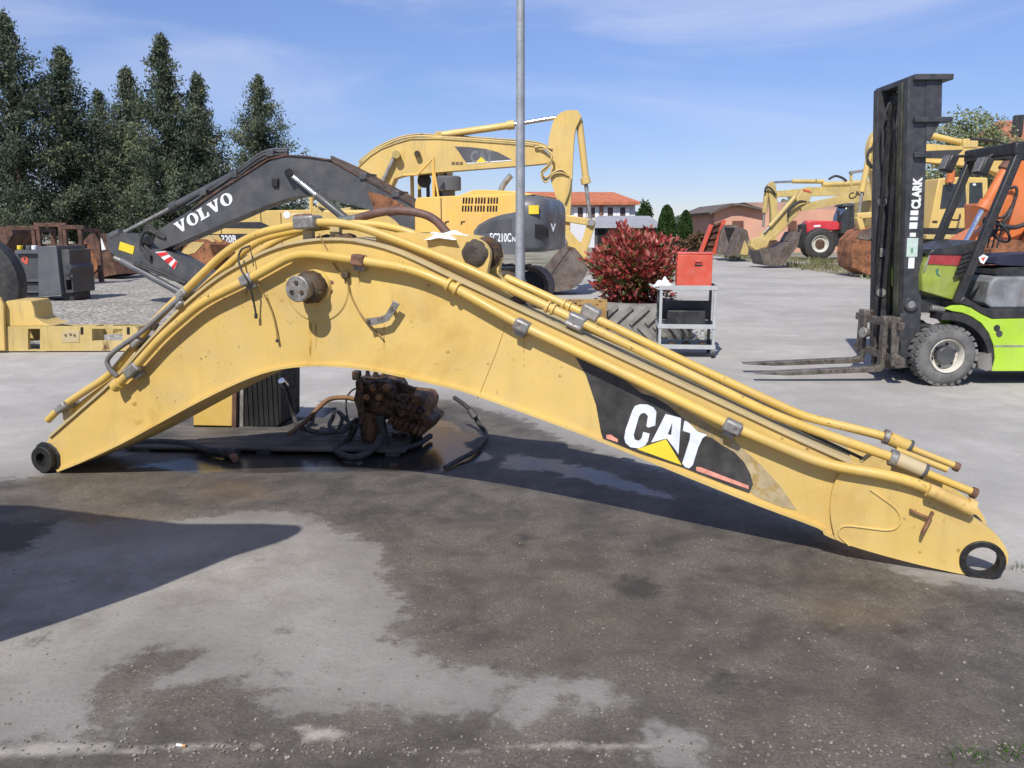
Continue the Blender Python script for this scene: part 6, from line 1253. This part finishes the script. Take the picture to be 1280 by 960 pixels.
    loose(H, 'short black hose arching beside the valve block', [(424, 536, .13), (428, 522, .17), (422, 514, .2), (428, 519, .2), (438, 530, .15)], .02, RUB)
    loose(H, 'thick black hose trailing in the puddle below the valve block', [(446, 530, .18), (436, 548, .06), (420, 562, .04), (440, 572, .04), (466, 562, .06), (476, 545, .14)], .032, RUB)
    loose(H, 'thin black hose curling down the left face of the valve block', [(452, 484, .36), (440, 488, .35), (433, 500, .28), (434, 520, .2), (440, 534, .12)], .010, RUB)
    loose(H, 'black hose lying behind the valve block feet', [(470, 552, .04), (490, 562, .035), (520, 556, .035), (538, 545, .035)], .028, RUB)
    loose(H, 'black hose hanging from the boom belly to the ground', [(568, 497, .28), (582, 507, .24), (592, 518, .17), (598, 529, .10), (607, 541, .035), (604, 552, .03), (590, 566, .03), (575, 574, .025), (556, 585, .022)], .022, RUB, [((587, 512, .21), (594, 522, .15), .028, DKG)])
under_boom()
# ------------------------------------------------------------------ trees
def foliage_mesh(name, pts, size, tones, asp=.5, flat=None):
    """one small kite-shaped leaf spray per point"""
    n = len(pts); d = rng.normal(size=(n, 3)); 
    if flat is not None: d += flat
    d /= np.linalg.norm(d, axis=1, keepdims=True); e = np.cross(d, rng.normal(size=(n, 3))); e /= np.linalg.norm(e, axis=1, keepdims=True)
    s = (size*rng.uniform(.6, 1.4, n))[:, None]; V = np.stack([pts-d*s*.5, pts+e*s*asp*.5, pts+d*s*.5, pts-e*s*asp*.5], 1).reshape(-1, 3)
    me = bpy.data.meshes.new(name); me.vertices.add(4*n); me.vertices.foreach_set('co', V.ravel().astype(np.float32)); me.loops.add(4*n); me.loops.foreach_set('vertex_index', np.arange(4*n, dtype=np.int32)); me.polygons.add(n); me.polygons.foreach_set('loop_start', np.arange(0, 4*n, 4, dtype=np.int32)); me.update(calc_edges=True)
    a = me.attributes.new('tone', 'FLOAT', 'POINT'); a.data.foreach_set('value', np.repeat(tones, 4).astype(np.float32)); me.validate(); return me
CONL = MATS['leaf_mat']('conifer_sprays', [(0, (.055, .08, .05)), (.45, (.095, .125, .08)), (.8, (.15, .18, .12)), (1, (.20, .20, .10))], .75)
def conifer(px, top, base, Yd, wpx, label, dens=1.0, lean=0):
    f = at(px, Yd); t = f.L(px, top); H = t.z; Wd = wpx/F*Yd/2
    rt = thing('conifer_tree', label, 'tree', loc=(f.o.x+t.x, Yd, 0), group='conifers at the yard edge')
    MB().lathe((0, 0, 0), (0, 0, 1), [(0, .24), (H*.3, .17), (H*.7, .09), (H*.97, .015)], 10).build('trunk', MATS['bark'], rt)
    P = []; T = []; br = MB(); nb = int(170*dens)
    for i in range(nb):
        u = (i+rng.uniform(0, 1))/nb; z = H*(.10+.88*u); prof = (1-u)**.84*(.55+.45*min(1, u*5+.35))
        a = rng.uniform(0, 6.283); L = Wd*prof*rng.uniform(.5, 1.3)+.06; up = rng.uniform(.15, .75)
        dr = np.array([math.cos(a), math.sin(a), up]); tone = rng.uniform(.15, .85)
        if i % 3 == 0: br.tube([Vector((0, 0, z)), Vector(dr*L*.9)+Vector((0, 0, z))], [.035, .008], 4, False)
        m = max(3, int(L/.16))
        for k in range(m):
            v = (k+.6)/m; c = np.array([0, 0, z])+dr*L*v; rr = .13+.17*(1-abs(v-.6))*min(1, L)
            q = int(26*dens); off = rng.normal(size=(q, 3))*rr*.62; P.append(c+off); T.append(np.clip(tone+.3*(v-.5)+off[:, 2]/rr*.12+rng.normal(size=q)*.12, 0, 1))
    for j in range(1):      # side leaders that break the outline
        a = rng.uniform(0, 6.283); r0 = Wd*rng.uniform(.3, .6); zt = H*rng.uniform(.62, .86)
        for k in range(22):
            w_ = k/22; c = np.array([math.cos(a)*r0, math.sin(a)*r0, zt*(.55+.45*w_)]); q = 22; off = rng.normal(size=(q, 3))*(.10+.42*(1-w_)*Wd/2.4); P.append(c+off); T.append(np.clip(rng.uniform(.2, .9)+rng.normal(size=q)*.12, 0, 1))
    for k in range(10):     # leader tips
        c = np.array([rng.normal()*.06, rng.normal()*.06, H*(1-.012*k)]); off = rng.normal(size=(10, 3))*(.05+.012*k); P.append(c+off); T.append(rng.uniform(.3, .9, 10))
    br.build('branches', MATS['bark'], rt); tag(rt.children[-1], kind='stuff')
    P = np.concatenate(P); T = np.concatenate(T); ok = P[:, 2] > .3
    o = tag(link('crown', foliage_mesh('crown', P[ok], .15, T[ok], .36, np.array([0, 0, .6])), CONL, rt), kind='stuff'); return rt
conifer(2, 12, 340, 34, 180, 'tallest dark conifer above the black tyre and rusted bucket')
conifer(74, 58, 338, 36, 145, 'dark conifer rising behind the tall rusty open frame')
conifer(122, 112, 336, 41, 125, 'low slender conifer between two larger conifers, behind the brown rusty bucket', .8)
conifer(157, 84, 336, 37, 110, 'narrow conifer between the low slender one and the widest one')
conifer(200, 43, 336, 35, 135, 'wide conifer with pointed top behind the charcoal stick end')
conifer(246, 92, 334, 36, 118, 'shorter conifer beside the widest conifer, above the white lettering')
conifer(322, 94, 332, 42, 135, 'blue-green conifer standing alone above the charcoal boom')
DEC = MATS['leaf_mat']('spring_leaves', [(0, (.14, .17, .09)), (.5, (.25, .29, .15)), (1, (.38, .40, .22))], .7)
HED = MATS['leaf_mat']('clipped_leaves', [(0, (.02, .045, .015)), (.5, (.045, .09, .025)), (1, (.08, .14, .04))], .7)
BRN = MATS['leaf_mat']('brown_hedge_leaves', [(0, (.07, .045, .03)), (.5, (.15, .09, .06)), (1, (.20, .15, .07))], .8)
def broad(px, py, Yd, wpx, hpx, label, name='tree', n=5000, m=DEC, size=.16, cat='tree', group=None, shell=.5, trunk=True):
    f = at(px, Yd); c = f.L(px, py); rt = thing(name, label, cat, loc=(f.o.x+c.x, Yd, 0), group=group); rx, rz = wpx/2/F*Yd, hpx/2/F*Yd
    d = rng.normal(size=(n, 3)); d /= np.linalg.norm(d, axis=1, keepdims=True); k = rng.uniform(shell**3, 1, n)**(1/3.)
    k *= 1+.13*np.sin(d[:, 0]*6+d[:, 2]*4)+.12*np.sin(d[:, 1]*7+d[:, 2]*5+2)+.08*np.sin(d[:, 0]*13+d[:, 2]*11)
    P = d*k[:, None]*np.array([rx, rx, rz])+np.array([0, 0, c.z]); ok = P[:, 2] > .02; T = np.clip(.5+.3*np.sin(d[:, 0]*9+d[:, 2]*7)+rng.normal(size=n)*.2, 0, 1)
    tag(link('crown', foliage_mesh('crown', P[ok], size, T[ok], .6), m, rt), kind='stuff')
    if trunk:
        MB().lathe((0, 0, 0), (0, 0, 1), [(0, .16), (c.z*.7, .1), (c.z+rz*.6, .02)], 8).build('trunk', MATS['bark'], rt)
        for i in range(9): a = rng.uniform(0, 6.28); MB().tube([Vector((0, 0, c.z*.6)), Vector((math.cos(a)*rx*.4, math.sin(a)*rx*.4, c.z)), Vector((math.cos(a)*rx*.8, math.sin(a)*rx*.8, c.z+rz*rng.uniform(.2, .8)))], [.06, .035, .01], 5, False).build('limb', MATS['bark'], rt)
    return rt
broad(1212, 178, 38, 88, 74, 'pale green spring tree with thin leaves behind the yellow excavator', n=5200, size=.13, shell=.3)
broad(1258, 196, 40, 70, 50, 'olive green tree in front of the terracotta roof', n=3000, size=.13, shell=.3)
broad(1195, 232, 42, 120, 60, 'low green shrubbery tree filling the gap behind the square cab', n=4500, size=.16)
broad(884, 278, 80, 34, 30, 'hazy pale tree beside the salmon house', n=2200, size=.28)
broad(806, 272, 78, 18, 40, 'dark green tree at the end of the white house', n=2400, m=HED, size=.22)
def topiary(px, top, Yd, wpx, label):
    f = at(px, Yd); t = f.L(px, top); H = t.z; w = wpx/2/F*Yd; rt = thing('clipped_conifer', label, 'tree', loc=(f.o.x+t.x, Yd, 0), group='clipped conifers beyond the road')
    n = 5000; u = rng.uniform(0, 1, n)**.8; a = rng.uniform(0, 6.283, n); r = w*np.sqrt(np.clip(1-u**2.2, 0, 1))*(.86+.14*rng.uniform(0, 1, n))*(1+.05*np.sin(a*5+u*9)); P = np.stack([np.cos(a)*r, np.sin(a)*r, .25+u*(H-.25)], 1)
    tag(link('crown', foliage_mesh('crown', P, .22, np.clip(rng.normal(.5, .25, n), 0, 1), .6), HED, rt), kind='stuff'); MB().lathe((0, 0, 0), (0, 0, 1), [(0, .1), (H*.8, .05)], 8).build('trunk', MATS['bark'], rt)
topiary(834, 257, 58, 23, 'taller egg-shaped clipped conifer beside the low shed'); topiary(857.5, 264, 59, 19, 'smaller egg-shaped clipped conifer nearer the salmon house')
def hedge(name, px0, px1, top, Yd, label, m, n=3500, size=.2, dep=1.2):
    f = at((px0+px1)/2, Yd); a, b = f.L(px0, top), f.L(px1, top); rt = thing(name, label, 'hedge', loc=(f.o.x, Yd, 0)); P = np.stack([rng.uniform(a.x, b.x, n), rng.uniform(0, dep, n), rng.uniform(0, 1, n)**.8], 1); P[:, 2] *= a.z*(.85+.18*np.sin(P[:, 0]*2.1)+.08*np.sin(P[:, 0]*5.3))
    tag(link('foliage', foliage_mesh('foliage', P, size, np.clip(rng.normal(.5, .25, n), 0, 1), .6), m, rt), kind='stuff')
    for k in range(5): x = a.x+(b.x-a.x)*(k+.5)/5; MB().lathe((x, dep/2, 0), (0, 0, 1), [(0, .05), (a.z*.7, .02)], 6).build('stem', MATS['bark'], rt)
hedge('hedge', 842, 884, 291, 50, 'brown and dull green hedge between clipped conifers and red ramp', BRN)
hedge('hedge', -120, 420, 306, 44, 'dark hedge running along the foot of the conifers', HED, 9000, .26, 1.5)
# far tree line that closes the horizon
def treeline():
    n = 26000; a = rng.uniform(R(-75), R(75), n); d = rng.uniform(230, 260, n); hh = (5.5+2.2*np.sin(a*23)+1.6*np.sin(a*61+1)+1.0*np.sin(a*140))
    P = np.stack([np.sin(a)*d, np.cos(a)*d, hh*rng.uniform(0, 1, n)**.8], 1)
    o = link('distant_trees', foliage_mesh('distant_trees', P, 2.6, np.clip(rng.normal(.5, .2, n), 0, 1), .8), MATS['leaf_mat']('distant_leaves', [(0, (.06, .085, .06)), (1, (.15, .17, .11))])); tag(o, 'distant band of trees closing the horizon beyond the yard', 'trees', kind='stuff')
treeline()
# grass on the verge on the right and weeds along the joint
def grass():
    pts = []; T = []
    poly = gp([(905, 323), (1000, 337), (1095, 351), (1280, 377), (1280, 345), (1095, 330), (985, 322), (905, 319)]); n = 16000
    x = rng.uniform(4, 30, n*3); y = rng.uniform(18, 50, n*3); ok = sdist(x, y, poly) > 0; cl = np.sin(x*2.1)*np.sin(y*1.1)+.6*np.sin(x*.8+y*.5) > .05; ok &= cl
    P = np.stack([x[ok], y[ok], rng.uniform(0, .14, ok.sum())], 1)
    o = link('verge_grass', foliage_mesh('verge_grass', P, .17, rng.uniform(0, 1, len(P)), .25, np.array([0, 0, 2.])), MATS['leaf_mat']('dry_grass', [(0, (.09, .11, .03)), (.6, (.19, .19, .08)), (1, (.34, .30, .17))])); tag(o, 'patchy dry grass on the verge beside the road', 'grass', kind='stuff')
    for (px, py, w, k, lab) in ((1258, 946, .10, 60, 'small green grass tuft in the slab joint beside the boom end'), (1272, 712, .07, 40, 'small grass tuft on the pavement next to the boom lug'), (1215, 948, .06, 18, 'few thin grass blades in the slab joint')):
        c = G(px, py); vs, fs, tn = [], [], []
        for i in range(k):
            b = Vector((rng.normal()*w, rng.normal()*w*.3, 0)); d = Vector((rng.normal()*.5, rng.normal()*.5, 1)).normalized(); h = rng.uniform(.015, .05); s = Vector((rng.normal(), rng.normal(), 0)).normalized()*.0022; n0 = len(vs)
            vs += [tuple(b-s), tuple(b+s), tuple(b+d*h*.6+s*.7), tuple(b+d*h+Vector((d.x, d.y, 0))*h*.4), tuple(b+d*h*.6-s*.7)]; fs += [(n0, n0+1, n0+2, n0+4), (n0+4, n0+2, n0+3)]; tn += [rng.uniform(0, .6)]*5
        me = bpy.data.meshes.new('grass_tuft'); me.from_pydata(vs, [], fs); a = me.attributes.new('tone', 'FLOAT', 'POINT'); a.data.foreach_set('value', tn)
        if 'tuft' not in MATS: MATS['tuft'] = MATS['leaf_mat']('tuft_blades', [(0, (.045, .10, .015)), (1, (.14, .21, .05))])
        o = link('grass_tuft', me, MATS['tuft']); o.location = (c.x, c.y, 0); tag(o, lab, 'grass', kind='stuff')
grass()
# grit and pebbles on the worn concrete, a cigarette end
def grit():
    mb = MB()
    for i in range(700):
        px = random.uniform(-20, 1300); py = 620+330*random.random()**.8 if i > 260 else random.gauss(938, 9); c = G(px, py)
        s_ = random.uniform(.002, .0045)*(1.6 if random.random() < .06 else 1); a = random.uniform(0, 3)
        mb.box((c.x, c.y, .004), (s_*2, s_*1.5, s_), Matrix.Rotation(a, 3, 'Z') @ Matrix.Rotation(random.uniform(-.3, .3), 3, 'X'))
    o = mb.build('grit', mat('pale_grit', (.27, .245, .2), .9, var=.4, scale=30), smooth=False); tag(o, 'pale grit and tiny stones strewn over the worn pavement', 'grit', kind='stuff')
    c = G(226, 934); rt = thing('cigarette_end', 'white cigarette end lying near the slab joint', 'cigarette end', loc=(c.x, c.y, .002), rz=R(-12)); MB().cyl((-.014, 0, .005), (.006, 0, .005), .0045, 8).build('paper', WHT, rt); MB().cyl((.006, 0, .005), (.018, 0, .005), .0047, 8).build('filter', mat('cork_filter', (.55, .28, .10), .8), rt)
grit()
# ------------------------------------------------------------------ an unseen bucket-like shape added to cast the shadow on the left
def shadow_caster():
    sh = [(374, 657), (379, 660), (377, 665), (368, 670), (352, 676), (300, 692), (200, 733), (100, 768), (0, 801), (-200, 862), (-420, 930), (-420, 640), (-100, 630), (40, 632), (150, 646), (230, 655), (330, 655)]  # wanted shadow outline on the pavement; the plate is traced back from it
    d = 2.45; n = Vector((-math.sin(SUN_AZ), -math.cos(SUN_AZ), 0)); tip = G(379, 660); base = tip+n*(d/math.tan(SUN_EL)); f = Fr((base.x, base.y), -SUN_AZ)
    pts = []
    for x, y in sh:
        p = G(x, y)-f.o; k = -(p.dot(f.ey))/TO_SUN.dot(f.ey); q = p+TO_SUN*k; pts.append((q.dot(f.ex), q.z))
    rt = thing('loader_bucket', 'unseen yellow bucket-like plate added beyond the picture edge to shade the pavement near the boom foot', 'bucket', f)
    MB().prism(pts, -.05, .0).build('shadow_plate', YFAR, rt, bevel=.004)
    L = min(p[0] for p in pts); MB().bx(L, L+.03, -.98, -.051, .9, 2.6).build('shadow_plate_back', YFAR, rt)
    for y in (-.8, -.2): MB().bx(L-.25, L, y-.06, y+.06, .0, 1.6).build('shadow_plate_leg', YFAR, rt, bevel=.01)
    return pts
SHP = shadow_caster()
